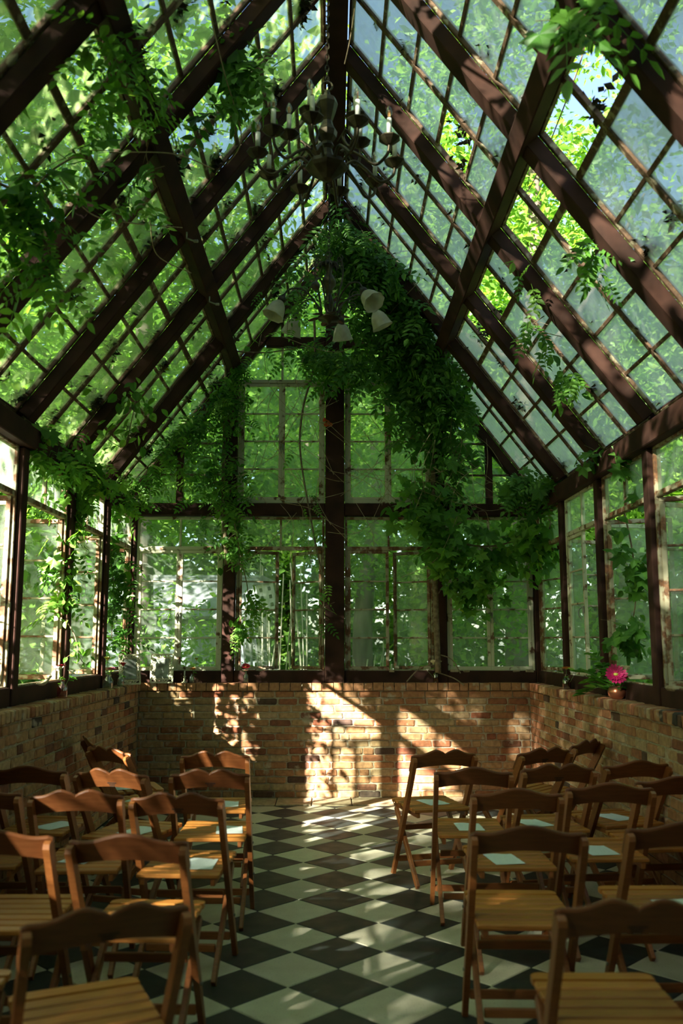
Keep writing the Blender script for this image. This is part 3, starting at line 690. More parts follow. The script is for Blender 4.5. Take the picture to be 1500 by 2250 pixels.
BLB = MB().lathe([(.0, 0), (.007, 0), (.009, .006), (.0155, .022), (.0165, .032), (.012, .048), (.005, .060), (0, .064)], 12).mesh('bulb', 'bulb', True)
FIL = MB().tube([(-.004, 0, .004), (-.0045, 0, .04), (.0045, 0, .04), (.004, 0, .004)], .0014, 4).mesh('filament', 'filament')
CBASE = MB().lathe([(0, 0), (.0095, 0), (.0095, .008), (0, .009)], 8).mesh('bulb_socket', 'brass')
for R, rise, z0, n, ph in ((.365, .03, .045, 10, .12), (.205, .06, .16, 5, .5)):
    am = arm_mesh(R, rise, z0)
    for k in range(n):
        a = ph+2*PI*k/n; arm = obj('arm', am, c1, (0, 0, 0), (0, 0, a)); zc = z0+rise+.02
        obj('drip_cup', CUP, arm, (R, 0, zc)); obj('candle_sleeve', SLV, arm, (R, 0, zc+.036)); 
        if k != 4 or n < 10: obj('bulb_socket', CBASE, arm, (R, 0, zc+.124)); obj('bulb', BLB, arm, (R, 0, zc+.131)); obj('filament', FIL, arm, (R, 0, zc+.131))
cy2 = at(722, 660, 6.0); c2 = tag(empty('shade_chandelier', (cy2.x, 6.0, 3.68)), 'old iron chandelier with frosted bell glass shades entwined by vines', 'chandelier')
MB().lathe([(0, -.03), (.012, -.02), (.02, 0), (.075, .01), (.08, .022), (.03, .04), (.022, .06), (.03, .09), (.036, .14), (.022, .18), (.018, .2), (.03, .21), (.024, .225), (.048, .26), (.052, .29), (.035, .325), (.02, .35), (.026, .39), (.034, .42), (.016, .45), (0, .47)], 14).build('column', 'brass', c2, True)
MB().tube([(.02*math.cos(a), 0, .49+.02*math.sin(a)) for a in [2*PI*k/14 for k in range(15)]], .004, 5, False).build('hanging_ring', 'iron', c2)
chain(c2, 0, 0, .50, 5.32-3.68, .012, 'iron')
acn = MB()
for k in range(10):
    a = 2*PI*k/10; d = Vector((math.cos(a), math.sin(a), 0)); acn.tube(spline([d*.012+Vector((0, 0, .40)), d*.035+Vector((0, 0, .42)), d*.06+Vector((0, 0, .41)), d*.066+Vector((0, 0, .385))], 3), [.008, .012, .012, .013, .013, .012, .011, .008, .006, .003], 5)
acn.build('leaf_collar', 'iron', c2)
def shade_m():
    wob = lambda a, z: 1+.05*math.cos(a*8)*max(0, (-z-.05))/.08
    pr = [(.022, 0), (.03, -.008), (.048, -.03), (.06, -.06), (.066, -.09), (.073, -.115), (.078, -.125), (.074, -.124), (.069, -.112), (.062, -.088), (.056, -.058), (.044, -.03), (.024, -.01)]
    return MB().open_lathe(pr, 32, None, wob).mesh('shade', 'shade', True)
SHD = shade_m(); SOC = MB().lathe([(0, .055), (.01, .05), (.014, .03), (.028, .02), (.03, 0), (.024, -.012), (0, -.012)], 12).mesh('lamp_socket', 'iron', True)
ARM2 = MB().tube(spline([(.05, 0, .02), (.10, 0, .13), (.19, 0, .21), (.28, 0, .20), (.325, 0, .15)], 7), .006, 6).mesh('arm', 'iron', True)
def scroll(c, r0, turns, flip=1):
    return [(c[0]+flip*r0*(1-t*.8)*math.cos(2*PI*turns*t+PI/2), 0, c[1]+r0*(1-t*.8)*math.sin(2*PI*turns*t+PI/2)) for t in [k/24 for k in range(25)]]
SCR = MB().tube(scroll((.20, .155), .045, 1.6), .0035, 5).tube(spline([(.05, 0, .02), (.08, 0, .2), (.115, 0, .33), (.10, 0, .44)], 6), .004, 5).tube(scroll((.085, .44), .03, 1.4, -1), .0035, 5).mesh('scroll', 'iron', True)
for k in range(6):
    a = math.radians(15+60*k); am = obj('arm', ARM2, c2, (0, 0, 0), (0, 0, a)); tilt = .45 if k != 5 else .75
    obj('scroll', SCR, c2, (0, 0, 0), (0, 0, a+.3)); obj('lamp_socket', SOC, am, (.34, 0, .115), (0, -tilt, 0))
    if k != 4: obj('shade', SHD, am, (.345, 0, .105), (0, -tilt, 0))
for k in range(6):
    a = math.radians(45+60*k); obj('petal_leaf', shared('pl', lambda: MB().lathe([(0, -.004), (.02, -.003), (.028, 0), (.02, .003), (0, .004)], 10, Matrix.Scale(1.6, 4, Vector((1, 0, 0)))).mesh('petal_leaf', 'brass', True)), c2, (.11*math.cos(a), .11*math.sin(a), .02), (0, .2, a))

# ------------------------------------------------------------------ things on the ledges
def bottle(loc, h, r, m, label, water=None, neck=.35):
    t = tag(empty('glass_bottle', loc), label, 'bottle')
    pr = [(0, .0), (r*.9, 0), (r, .006), (r, h*.58), (r*.85, h*.68), (r*neck, h*.8), (r*neck, h*.96), (r*neck*1.2, h), (r*neck*.8, h), (r*neck*.75, h*.82), (r*.9, h*.57), (r*.92, .01), (0, .008)]
    MB().lathe(pr, 16).build('glass', m, t, True)
    if water: MB().lathe([(0, .011), (r*.88, .011), (r*.88, h*.34), (0, h*.342)], 14).build('water', water, t, True)
    return t
def bloom_mesh(kind, r, m):
    mb = MB(); R = random.Random(int(r*1000))
    lay = {'gerbera': ((18, 1.0, .18), (16, .7, .35), (10, .4, .6)), 'zinnia': ((14, 1, .25), (12, .78, .5), (10, .55, .8), (7, .3, 1.1)), 'rose': ((7, 1, .9), (6, .8, 1.1), (5, .55, 1.25), (3, .3, 1.4)), 'lily': ((6, 1, .55),), 'tuft': ((9, 1, .7), (9, .8, 1.0), (7, .5, 1.3))}[kind]
    wd = {'gerbera': .16, 'zinnia': .2, 'rose': .5, 'lily': .26, 'tuft': .16}[kind]
    for n, f, el in lay:
        for k in range(n):
            a = 2*PI*(k+R.random()*.3)/n; L = r*f*R.uniform(.9, 1.08); d = Vector((math.cos(a)*math.cos(el), math.sin(a)*math.cos(el), math.sin(el))); s_ = Vector((-math.sin(a), math.cos(a), 0)); u = d.cross(s_)
            b = d*(r*.06); pts = [b, b+d*L*.5+s_*L*wd-u*L*.03, b+d*L*.85+s_*L*wd*.8, b+d*L, b+d*L*.85-s_*L*wd*.8, b+d*L*.5-s_*L*wd-u*L*.03, b+d*L*.5-u*L*.09]
            mb.add(pts, [(0, 1, 6), (1, 2, 6), (2, 3, 6), (3, 4, 6), (4, 5, 6), (5, 0, 6)])
    return mb.mesh('petals', m)
def flower(base, top, kind, r, m, label, leaves=2, tilt=(0, 0)):
    t = tag(empty('cut_flower', base), label, 'flower'); b, e = Vector((0, 0, 0)), Vector(top)-Vector(base)
    MB().tube(spline([b, (b+e)/2+Vector((rnd(-.008, .008), rnd(-.008, .008), 0)), e], 5), .0022, 5).build('stem', 'greenstem', t)
    obj('petals', bloom_mesh(kind, r, m), t, e, (tilt[0], tilt[1], 0))
    MB().lathe([(0, -.006), (r*.22, -.004), (r*.26, .008), (r*.15, r*.18), (0, r*.2)], 10).build('flower_centre', 'petal_yellow' if kind in ('gerbera', 'zinnia') else m, t, True).location = e
    for k in range(leaves):
        p = b+(e-b)*rnd(.35, .8); o = obj('leaf', LEAFM['ovate'], t, p, (rnd(-.4, .2), rnd(-.4, .4), rnd(0, 6.28)), (.5, .5, .5)); o.scale = (.045/.1*rnd(.8, 1.3),)*3
    return t
# leaf shapes (length about .1, tip along +y, hanging from the origin)
def leaf_ovate():
    mb = MB(); L = .1; hw = [(.0, 0), (.018, .012), (.032, .03), (.034, .05), (.026, .07), (.012, .088), (0, .1)]; vs = []; fs = []
    for wv, y in hw: vs += [(-wv, y, .012*(wv/.034)), (0, y, -.004*math.sin(y/L*PI)), (wv, y, .012*(wv/.034))]
    for i in range(len(hw)-1): fs += [(i*3, i*3+1, i*3+4, i*3+3), (i*3+1, i*3+2, i*3+5, i*3+4)]
    return mb.add(vs, fs)
def leaf_grape():
    mb = MB(); out = []
    for a, r in ((-150, .055), (-128, .075), (-118, .05), (-95, .085), (-72, .058), (-50, .098), (-30, .066), (-12, .09), (0, .115), (12, .09), (30, .066), (50, .098), (72, .058), (95, .085), (118, .05), (128, .075), (150, .055)):
        q = math.radians(a); out.append((r*math.sin(q), r*math.cos(q)+.03, .012*abs(math.sin(q*2.5))-.01))
    vs = [(0, .03, 0)]+out; return mb.add(vs, [(0, i, i+1) for i in range(1, len(out))])
def leaf_pinnate(n=4):
    mb = MB(); mb.tube([(0, 0, 0), (0, .12, .006), (0, .26, -.01)], [.0022, .0018, .001], 4)
    for k in range(n):
        y = .06+k*.055
        for sx in (-1, 1): leaflet(mb, Vector((0, y, .004)), Vector((sx*.85, .45, -.1)), .085-.008*k)
    leaflet(mb, Vector((0, .26, -.01)), Vector((0, 1, -.15)), .08); return mb
def leaflet(mb, p, d, L):
    d = d.normalized(); s_ = d.cross(Vector((0, 0, 1))).normalized(); u = s_.cross(d); w_ = L*.22
    vs = [p, p+d*L*.3+s_*w_+u*.006, p+d*L*.65+s_*w_*.8+u*.004, p+d*L, p+d*L*.65-s_*w_*.8+u*.004, p+d*L*.3-s_*w_+u*.006, p+d*L*.3, p+d*L*.65]
    mb.add(vs, [(0, 1, 6), (0, 6, 5), (6, 1, 2, 7), (5, 6, 7, 4), (7, 2, 3), (4, 7, 3)])
LEAFB = {'ovate': leaf_ovate(), 'grape': leaf_grape(), 'pinnate': leaf_pinnate(4), 'spray': leaf_pinnate(5)}
LEAFM = {k: v.mesh('leaf', 'leaf') for k, v in LEAFB.items()}; LEAFD = {k: v.mesh('leaf', 'leaf_dark') for k, v in LEAFB.items()}
b = bottle((-1.905, 6.35, LZ+.001), .125, .036, 'pinkglass', 'pink-tinted bottle glowing in sun on the left ledge', 'pinkglass')
flower((-1.905, 6.35, LZ+.03), (-1.915, 6.34, LZ+.215), 'zinnia', .035, 'petal_red', 'crimson zinnia in the sunlit pink bottle on left ledge')
flower((-1.905, 6.35, LZ+.03), (-1.945, 6.37, LZ+.19), 'lily', .055, 'petal_white', 'white sunlit blossom in the pink bottle on left ledge', 3)
flower((-1.905, 6.35, LZ+.03), (-1.855, 6.40, LZ+.17), 'lily', .04, 'petal_white', 'small pale blossom leaning right from the pink bottle', 3)
b = bottle((-1.90, 7.62, LZ+.001), .115, .042, 'bottle', 'clear squat jar on the left ledge beside the ivory frames', 'bottle', .6)
flower((-1.895, 7.62, LZ+.02), (-1.875, 7.60, LZ+.155), 'zinnia', .045, 'petal_pink', 'dusty pink zinnia in the clear jar on left ledge', 1)
flower((-1.905, 7.62, LZ+.02), (-1.915, 7.63, LZ+.235), 'tuft', .04, 'petal_yellow', 'yellow-green filler bloom in the clear jar on left ledge', 2)
b = bottle((-1.89, 8.03, LZ+.001), .10, .03, 'bottle', 'small shadowed vase between clear jar and leaning ivory frame', None)
flower((-1.89, 8.03, LZ+.02), (-1.87, 8.02, LZ+.18), 'tuft', .04, 'petal_red', 'dark wilted bloom in the shadowed vase by the ivory frame', 3)
b = bottle((-1.36, 8.655, LZ+.001), .085, .024, 'bottle', 'small bottle with orange bloom on back ledge near the ivory frame', None)
flower((-1.36, 8.655, LZ+.02), (-1.35, 8.64, LZ+.125), 'zinnia', .042, 'petal_orange', 'orange bloom in small bottle on the back ledge', 2)
flower((-1.36, 8.655, LZ+.02), (-1.32, 8.65, LZ+.215), 'tuft', .03, 'petal_yellow', 'yellow-green sprig in the small bottle on the back ledge', 3)
t = tag(empty('candle_holder', (-1.43, 8.66, LZ+.001)), 'tiny pale candle holder on the back ledge by the window bar', 'candle holder')
MB().lathe([(0, 0), (.028, 0), (.03, .006), (.012, .012), (.008, .03), (.014, .036), (.008, .044), (.015, .06), (.013, .064), (0, .06)], 14).build('stem', 'ivory', t, True)
MB().lathe([(.0, .06), (.0065, .06), (.0065, .11), (0, .112)], 10).build('candle', 'candle', t, True)
b = bottle((-.845, 8.655, LZ+.001), .105, .026, 'bottle', 'slim clear bottle with red flower left of the centre post', 'bottle')
flower((-.845, 8.655, LZ+.02), (-.845, 8.63, LZ+.15), 'zinnia', .048, 'petal_red', 'bright red zinnia in slim bottle on the back ledge', 1, (.5, 0))
b = bottle((.965, 8.64, LZ+.001), .12, .026, 'amberglass', 'amber bottle with cream rose at foot of right gable post', None)
flower((.965, 8.64, LZ+.02), (.945, 8.62, LZ+.175), 'rose', .05, 'petal_cream', 'cream rose in amber bottle by the right gable post', 1)
flower((.965, 8.64, LZ+.02), (1.0, 8.63, LZ+.185), 'tuft', .035, 'petal_cream', 'dry pale sprig beside the cream rose', 0)
flower((.965, 8.64, LZ+.02), (.885, 8.63, LZ+.115), 'tuft', .022, 'petal_white', 'white bud hanging left of the cream rose', 0)
b = bottle((1.905, 7.45, LZ+.001), .12, .036, 'amberglass', 'small dark bottle with orange bloom on the right ledge', None)
flower((1.905, 7.45, LZ+.02), (1.905, 7.44, LZ+.165), 'zinnia', .045, 'petal_orange', 'faded orange bloom in the dark bottle on right ledge', 1)
flower((1.905, 7.45, LZ+.02), (1.95, 7.38, LZ+.12), 'tuft', .045, 'petal_white', 'dusty white bloom drooping from the dark bottle on right ledge', 1)
t = tag(empty('copper_bowl', (1.915, 6.18, LZ+.001)), 'hammered copper bowl holding the bouquet on the right ledge', 'bowl')
MB().lathe([(0, 0), (.035, 0), (.055, .02), (.062, .045), (.055, .07), (.042, .085), (.039, .083), (.05, .068), (.056, .045), (.05, .023), (0, .008)], 20).build('bowl_body', 'copper', t, True)
bs = (1.915, 6.18, LZ+.03)
flower(bs, (1.885, 6.09, LZ+.165), 'gerbera', .072, 'petal_magenta', 'magenta gerbera facing the room in the copper bowl', 2, (1.05, -.35))
flower(bs, (1.965, 6.13, LZ+.185), 'rose', .05, 'petal_cream', 'withered cream rose beside the magenta gerbera', 2)
flower(bs, (1.945, 6.10, LZ+.13), 'rose', .042, 'petal_red', 'dark red bloom low behind the magenta gerbera', 2)
for k, (tx, ty, tz) in enumerate(((1.80, 6.45, .10), (1.75, 6.62, .17), (1.86, 6.55, .30), (1.74, 6.38, .02), (1.90, 6.40, .21))):
    t = tag(empty('leaf_sprig', bs), ['green leafy sprig spreading left from the copper bowl', 'longest pale green sprig pointing at the corner from copper bowl', 'tall upright sprig behind the gerbera', 'low feathery sprig drooping over the right ledge', 'broad grey-green sprig rising behind the bouquet'][k], 'sprig')
    e = Vector((tx, ty, LZ+tz))-Vector(bs); pts = spline([(0, 0, 0), e*.5+Vector((0, 0, .05)), e], 6); MB().tube(pts, .002, 5).build('stem', 'greenstem', t)
    for q in range(3, len(pts)):
        for s_ in (-1, 1):
            d = (pts[min(q+1, len(pts)-1)]-pts[q-1]); ang = math.atan2(d.y, d.x)-PI/2
            o = obj('leaf', LEAFM['ovate'], t, pts[q], (rnd(-.2, .5), rnd(-.3, .3), ang+s_*.8)); o.scale = (rnd(.55, .95),)*3
def ornate_frame(loc, rz, lean, w_, h_, label):
    t = tag(empty('picture_frame', loc), label, 'picture frame'); t.rotation_euler = (lean, 0, rz); bw = w_*.2; mb = MB()
    mb.box((0, 0, h_/2), (w_-bw*1.2, .008, h_-bw*1.2)); 
    for sx in (-1, 1):
        mb.bar((sx*(w_/2-.005), 0, .005), (sx*(w_/2-.005), 0, h_-.005), .008, .016); mb.bar((sx*(w_/2-bw), 0, bw), (sx*(w_/2-bw), 0, h_-bw), .008, .016)
    for z in (.004, h_-.004): mb.bar((-w_/2, 0, z), (w_/2, 0, z), .008, .016)
    for z in (bw, h_-bw): mb.bar((-w_/2+bw, 0, z), (w_/2-bw, 0, z), .008, .016)
    mb.build('frame', 'ivory', t); cv = MB(); R = random.Random(4)
    def curl(cx, cz, r, f): cv.tube([(cx+f*r*(1-.75*q)*math.cos(2*PI*1.3*q), -.007, cz+r*(1-.75*q)*math.sin(2*PI*1.3*q)) for q in [k/14 for k in range(15)]], .0042, 5)
    n = 6
    for k in range(n):
        for sx in (-1, 1): curl(sx*(w_/2-bw/2), bw*.6+(h_-bw*1.2)*(k+.5)/n, bw*.42, sx*(1 if k % 2 else -1))
    for k in range(4):
        for z in (bw/2, h_-bw/2): curl(-w_/2+bw+(w_-2*bw)*(k+.5)/4, z, bw*.42, 1 if k % 2 else -1)
    cv.build('carving', 'ivory', t); MB().box((0, -.007, h_/2), (w_-2*bw-.006, .003, h_-2*bw-.006)).build('photograph', 'photo', t)
    MB().bar((0, .01, h_*.7), (0, .05, .004), .03, .004).build('easel_leg', 'ivory', t); return t
ornate_frame((-1.64, 8.61, LZ+.002), -.05, -.10, .215, .27, 'ivory carved photo frame standing upright on the back ledge')
ornate_frame((-1.87, 8.32, LZ+.002), .75, -.12, .215, .27, 'ivory carved photo frame turned sideways in the left corner')
t = tag(empty('driftwood', (-1.97, 5.22, SILL)), 'pale curved antler-like branch on the left sill by the post', 'branch')
MB().tube(spline([(0, -.12, .012), (.005, -.03, .015), (.01, .05, .03), (.01, .09, .10), (.01, .085, .16)], 6), [.012]*10+[.013]*8+[.010, .009, .008, .007, .006, .005, .004], 7).build('branch', 'driftwood', t, True)
t = tag(empty('driftwood', (-1.975, 6.18, SILL)), 'tan branch lying on the left sill behind the pink bottle', 'branch')
MB().tube(spline([(0, -.18, .012), (.01, -.06, .014), (.01, .03, .04), (.0, .12, .055)], 6), [.009]*5+[.013]*8+[.010]*6, 7).build('branch', 'driftwood', t, True)
t = tag(empty('soap_dish', (1.985, 5.32, SILL+.003)), 'small stone dish with leaf on the right sill', 'dish')
MB().box((0, 0, .016), (.07, .13, .03), None, .012).build('dish_body', 'stone', t)
for k, (x, s_) in enumerate(((1.15, .05), (1.27, .035), (1.75, .04), (1.88, .045), (.55, .03))):
    o = tag(empty('sill_debris', (x, YW-.045, SILL+.001)), ['grey rubble lump on back sill beside the right gable post', 'small tan chip on the back sill', 'pale flake on the back sill near the corner', 'whitish lump on the back sill in the right corner', 'white chip on back sill right of the centre post'][k], 'debris')
    mb = MB().box((0, 0, s_*.25), (s_*1.6, s_*.7, s_*.5), None, s_*.15); R = random.Random(k); mb.v = [(a+R.uniform(-.15, .15)*s_, b_+R.uniform(-.15, .15)*s_, max(0, c+R.uniform(-.1, .1)*s_)) for a, b_, c in mb.v]; mb.build('lump', 'stone', o)

# ------------------------------------------------------------------ leaf masses
LT = np.array([(0, 0, 0), (-.27, .42, .07), (.27, .42, .07), (0, 1, 0), (0, .45, -.03)], float); LF = np.array([(0, 2, 4), (0, 4, 1), (1, 4, 3), (4, 2, 3)])
def leafcloud(name, pts, size, m, droop=.35, upish=.6, rng=None, width=1.0):
    rng = rng or RNG; pts = np.asarray(pts, float); n = len(pts)
    d = rng.normal(size=(n, 3)); d[:, 2] = d[:, 2]*.5-droop; d /= np.linalg.norm(d, axis=1)[:, None]
    u = rng.normal(size=(n, 3)); u[:, 2] += upish*2; z = u-d*(u*d).sum(1)[:, None]; z /= np.linalg.norm(z, axis=1)[:, None]+1e-9; x = np.cross(d, z)
    s = size*rng.uniform(.6, 1.25, n) if np.isscalar(size) else size
    V = pts[:, None, :]+s[:, None, None]*(LT[None, :, 0, None]*width*x[:, None, :]+LT[None, :, 1, None]*d[:, None, :]+LT[None, :, 2, None]*z[:, None, :])
    F = (LF[None]+5*np.arange(n)[:, None, None]).reshape(-1, 3); me = bpy.data.meshes.new(name)
    me.vertices.add(5*n); me.vertices.foreach_set('co', V.astype(np.float32).ravel()); me.loops.add(F.size); me.loops.foreach_set('vertex_index', F.astype(np.int32).ravel())
    me.polygons.add(len(F)); me.polygons.foreach_set('loop_start', np.arange(0, F.size, 3, dtype=np.int32)); me.update(calc_edges=True); me.materials.append(M[m]); return me
def clumps(centres, per, sig, rng=None):
    rng = rng or RNG; c = np.repeat(np.asarray(centres, float), per, 0); return c+rng.normal(size=c.shape)*np.asarray(sig)

# grounds outside
gnd = struct(MB().add([(-60, -60, -.08), (60, -60, -.08), (60, 60, -.08), (-60, 60, -.08)], [(0, 1, 2, 3)]).build('ground', 'grass'), 'grass around the glasshouse')
gp = np.c_[RNG.uniform(-4, 4, 5000), RNG.uniform(9.2, 16, 5000), np.full(5000, -.08)]
gm = leafcloud('lawn_blades', gp, .16, 'hedge_leaf', -1.6, 0, width=.22); tag(stuff(obj('lawn_grass', gm)), 'rough green grass growing behind the gable wall', 'grass')

# trees
def crown_mesh(k, n_cl, per, leaf):
    rng = np.random.default_rng(100+k); c = rng.normal(size=(n_cl, 3)); c /= np.linalg.norm(c, axis=1)[:, None]; c *= rng.uniform(.45, 1.0, n_cl)[:, None]; c[:, 2] *= .8
    return leafcloud('crown', clumps(c, per, (.16, .16, .10), rng), leaf, 'tree_leaf', .4, .5, rng)
CROWNS = [crown_mesh(0, 74, 260, .052), crown_mesh(1, 92, 220, .05), crown_mesh(2, 58, 290, .055), crown_mesh(3, 46, 220, .05)]
def tree(x, y, h, cr, kind, label, zs=1.0, tr=.16, rz=None):
    t = tag(empty('tree', (x, y, -.08)), label, 'tree', 'trees around the glasshouse'); rz = rnd(0, 6.28) if rz is None else rz
    stuff(obj('crown', CROWNS[kind], t, (0, 0, h-cr*zs*.75), (0, 0, rz), (cr, cr, cr*zs)))
    tp = spline([(0, 0, 0), (rnd(-.15, .15), rnd(-.15, .15), h*.35), (rnd(-.3, .3), rnd(-.3, .3), h*.7), (rnd(-.3, .3), rnd(-.3, .3), h*.9)], 5); MB().tube(tp, [tr*(1.2-.9*i/len(tp)) for i in range(len(tp))], 9).build('trunk', 'bark', t, True)
    for k in range(5):
        p = tp[int(len(tp)*rnd(.45, .8))]; a = rnd(0, 6.28); e = p+Vector((math.cos(a), math.sin(a), rnd(.3, .9)))*cr*.75
        MB().tube(spline([p, (p+e)/2+Vector((0, 0, -.1*cr)), e], 4), [tr*.5*(1-.85*i/8) for i in range(9)], 6).build('branch', 'bark', t, True)
    return t
TREES = [(-4.1, 1.5, 7.9, 2.3, 2, 'dense tree hanging low over the near left roof'), (-4.0, 6.6, 7.6, 2.0, 3, 'dense tree hanging over the far left roof'), (-5.9, -4.1, 6.8, 2.3, 3, 'unseen tree added behind on the left to shade the seats'), (-9.0, -8.6, 10.5, 3.0, 3, 'broad unseen tree added behind the viewer on the left for shade'), (-5.0, -6.4, 8.0, 2.8, 2, 'second broad tree behind the viewer on the left'), (-6.2, 10.2, 6.2, 2.6, 3, 'leafy tree leaning over the left roof near the gable'), (-5.8, 5.0, 9.0, 2.8, 3, 'tall tree overhanging the middle of the left roof'), (-6.4, 1.2, 11.0, 2.8, 3, 'tree above the near end of the left roof'),  # two unseen trees behind on the left are added to shade the seats
 (-10.5, 13.5, 6, 3.0, 1, 'tree beyond the left corner of the glasshouse'), (-11.5, 7.5, 6.5, 3.0, 0, 'background tree far left behind the creeper'), (-9.8, 1.6, 13.0, 3.0, 3, 'sparse tree shading from behind on the left'),
 (-4.6, 16.5, 8, 3.4, 0, 'tree behind the white shed'), (-.8, 18.5, 9.5, 3.8, 1, 'broad tree seen through the centre gable windows'), (3.1, 15.5, 7.5, 3.2, 2, 'tree behind the right half of the gable'), (6.4, 13.4, 7, 3.0, 0, 'bushy tree beyond the right corner post'),
 (-8, 21, 12, 4.6, 2, 'tall background tree behind the shed, left'), (4, 23, 13, 5, 0, 'tall background tree behind the gable, right'), (11, 19, 12, 4.6, 1, 'tall background tree far right of the gable'), (-15, 17, 13, 5, 2, 'tall background tree far left of the shed'),
 (6.4, 8.8, 8.0, 2.7, 3, 'sparse tree beside the right wall near the gable'), (8.0, 4.8, 10.5, 3.0, 3, 'sparse tall tree over the right roof'), (7.6, .2, 11.0, 2.8, 3, 'sparse tree over the near end of the right roof'), (12, 10.5, 10, 4.0, 1, 'dense tree standing off the right wall'), (14, 4.0, 11, 4.0, 0, 'dense tree far off the right wall'), (12.5, -4, 12, 4.4, 2, 'tree far right behind the viewer'), (0.5, 13.6, 5.2, 2.0, 3, 'young sparse tree on the lawn behind the centre post'), (-2.6, 12.5, 10.5, 2.7, 3, 'slender tree rising over the gable peak, left'), (2.6, 12.2, 10.8, 2.8, 3, 'slender tree rising over the gable peak, right')]
for a in TREES: tree(*a)
# bushes and creepers just outside the glass
def bush(name, label, pts, size, m='bush_leaf', stems=None, cat='bush', droop=.35):
    pts = np.asarray(pts); pts = pts[~((np.abs(pts[:, 0]) < 2.17) & (pts[:, 1] < 8.95) & (pts[:, 1] > -1.1) & (pts[:, 2] < RZ+.1-RS*np.abs(pts[:, 0])))]
    t = tag(empty(name, (0, 0, 0)), label, cat); stuff(obj('foliage', leafcloud('foliage', pts, size, m, droop), t))
    if stems:
        for s_ in stems: MB().tube(spline(s_, 5), .012, 6).build('stem', 'stem', t, True)
    return t
def ucl(n, lo, hi): return RNG.uniform(lo, hi, (n, 3))
def sun_gap(p, keep):       # gaps added in the creeper along sun rays to light wall and floor
    p = np.asarray(p); t = (8.64-p[:, 1])/SUND.y; wx = p[:, 0]+SUND.x*t; wz = p[:, 2]+SUND.z*t
    tf = -p[:, 2]/SUND.z; fx = p[:, 0]+SUND.x*tf; fy = p[:, 1]+SUND.y*tf
    lit = ((wx > -.36) & (wx < .75) & (wz > -.05) & (wz < 1.15)) | ((fx > -.45) & (fx < .75) & (fy > 6.9) & (fy < 7.75))
    return p[~lit | (RNG.random(len(p)) < keep)]
c = ucl(84, (-3.5, 3.2, .2), (-2.35, 8.7, 3.0)); bush('creeper', 'sunlit creeper growing thick outside the left windows', sun_gap(clumps(c, 55, (.16, .22, .2)), .34), .12, stems=[[(-2.5, y, 0), (-2.45, y+.1, 1.2), (-2.4, y-.1, 2.8)] for y in (4.2, 5.1, 5.9, 6.9, 7.8)], cat='creeper')
c = []
for k in range(92):
    x = -RNG.uniform(.1, 2.1); c.append((x-.1, RNG.uniform(1.2, 8.8), roofz(x)+RNG.uniform(.15, .7)))
bush('roof_creeper', 'leafy creeper spread over the outside of the left roof', clumps(c, 55, (.18, .25, .12)), .12, cat='creeper')
c = ucl(30, (-2.3, 9.3, .2), (-1.25, 10.4, 1.9)); bush('shrub', 'dark shrub behind the left gable window', clumps(c, 60, (.2, .2, .2)), .09)
c = ucl(46, (1.0, 9.2, .1), (3.4, 10.8, 2.9)); bush('shrub', 'tall dense shrub behind the right gable window', clumps(c, 70, (.22, .22, .22)), .11)
c = ucl(15, (-1.1, 9.2, 2.7), (1.0, 10.0, 4.6)); bush('gable_creeper', 'creeper hanging outside the upper gable windows', clumps(c, 50, (.2, .12, .22)), .13, cat='creeper')
c = ucl(14, (-2.0, 9.0, 2.5), (-1.0, 9.5, 3.7)); bush('gable_creeper', 'creeper outside the left gable triangle', clumps(c, 60, (.2, .12, .2)), .12, cat='creeper')
c = ucl(18, (.8, 9.0, 2.5), (2.3, 9.6, 3.8)); bush('gable_creeper', 'creeper outside the right gable triangle', clumps(c, 60, (.2, .12, .2)), .12, cat='creeper')
c = ucl(50, (2.5, 3.4, .2), (3.8, 8.8, 2.6)); bush('shrub', 'row of dark shrubs outside the right windows', clumps(c, 60, (.2, .25, .2)), .11)
c = ucl(360, (-10, 15.5, 0), (12, 18.5, 4.8)); bush('thicket', 'dense thicket closing the view behind the lawn', clumps(c, 80, (.4, .4, .4)), .26, 'hedge_leaf', cat='thicket')
a = RNG.uniform(0, 2*PI, 760); r = RNG.uniform(24, 31, 760); c = np.c_[r*np.cos(a), 5+r*np.sin(a), RNG.uniform(0, 8.5, 760)]; bush('woodland', 'distant woodland ringing the garden', clumps(c, 60, (1, 1, .8)), .62, 'hedge_leaf', cat='woodland')
c = ucl(12, (-.2, 9.8, 0), (1.0, 11, .6)); bush('shrub', 'low weeds on the lawn behind the centre right window', clumps(c, 50, (.2, .2, .15)), .09)
c = []
for k in range(26): x = RNG.uniform(.5, 2.0); c.append((x+.2, RNG.uniform(3, 8.7), roofz(x)+RNG.uniform(.35, .9)))
bush('roof_branches', 'few leafy twigs above the right roof', clumps(c, 16, (.2, .25, .12)), .1, cat='branches')
# litter on the roof glass
def litter(sx, prob, per, label):
    P = []
    for k in range(8):
        for up in (0, 1):
            x_lo, x_hi = (2.02, 1.045) if not up else (1.02, .06)
            for r in range(0, 6):
                for q in range(9):
                    if RNG.random() > prob: continue
                    x = x_lo+(x_hi-x_lo)*r/5+RNG.normal()*.012; y = YK[k+1]+BAY*RNG.choice((.06, .1, .44, .5, .56, .9, .95, RNG.random())); n = int(per*RNG.exponential(1))+2
                    tl = RNG.uniform(.03, .09); p = RNG.normal(size=(n, 3))*(tl*.5, tl, .01); xx = x-np.abs(p[:, 0]); P.append(np.c_[sx*xx, y+p[:, 1], RZ-RS*xx+.085+np.abs(p[:, 2])])
    tag(stuff(obj('leaf_litter', leafcloud('leaf_litter', np.concatenate(P), .055, 'litter', .1, 1.0))), label, 'leaf litter')
litter(-1, .42, 34, 'dark rotting leaf litter caught on the left roof bars'); litter(1, .24, 14, 'dark leaf litter and moss on the right roof bars')

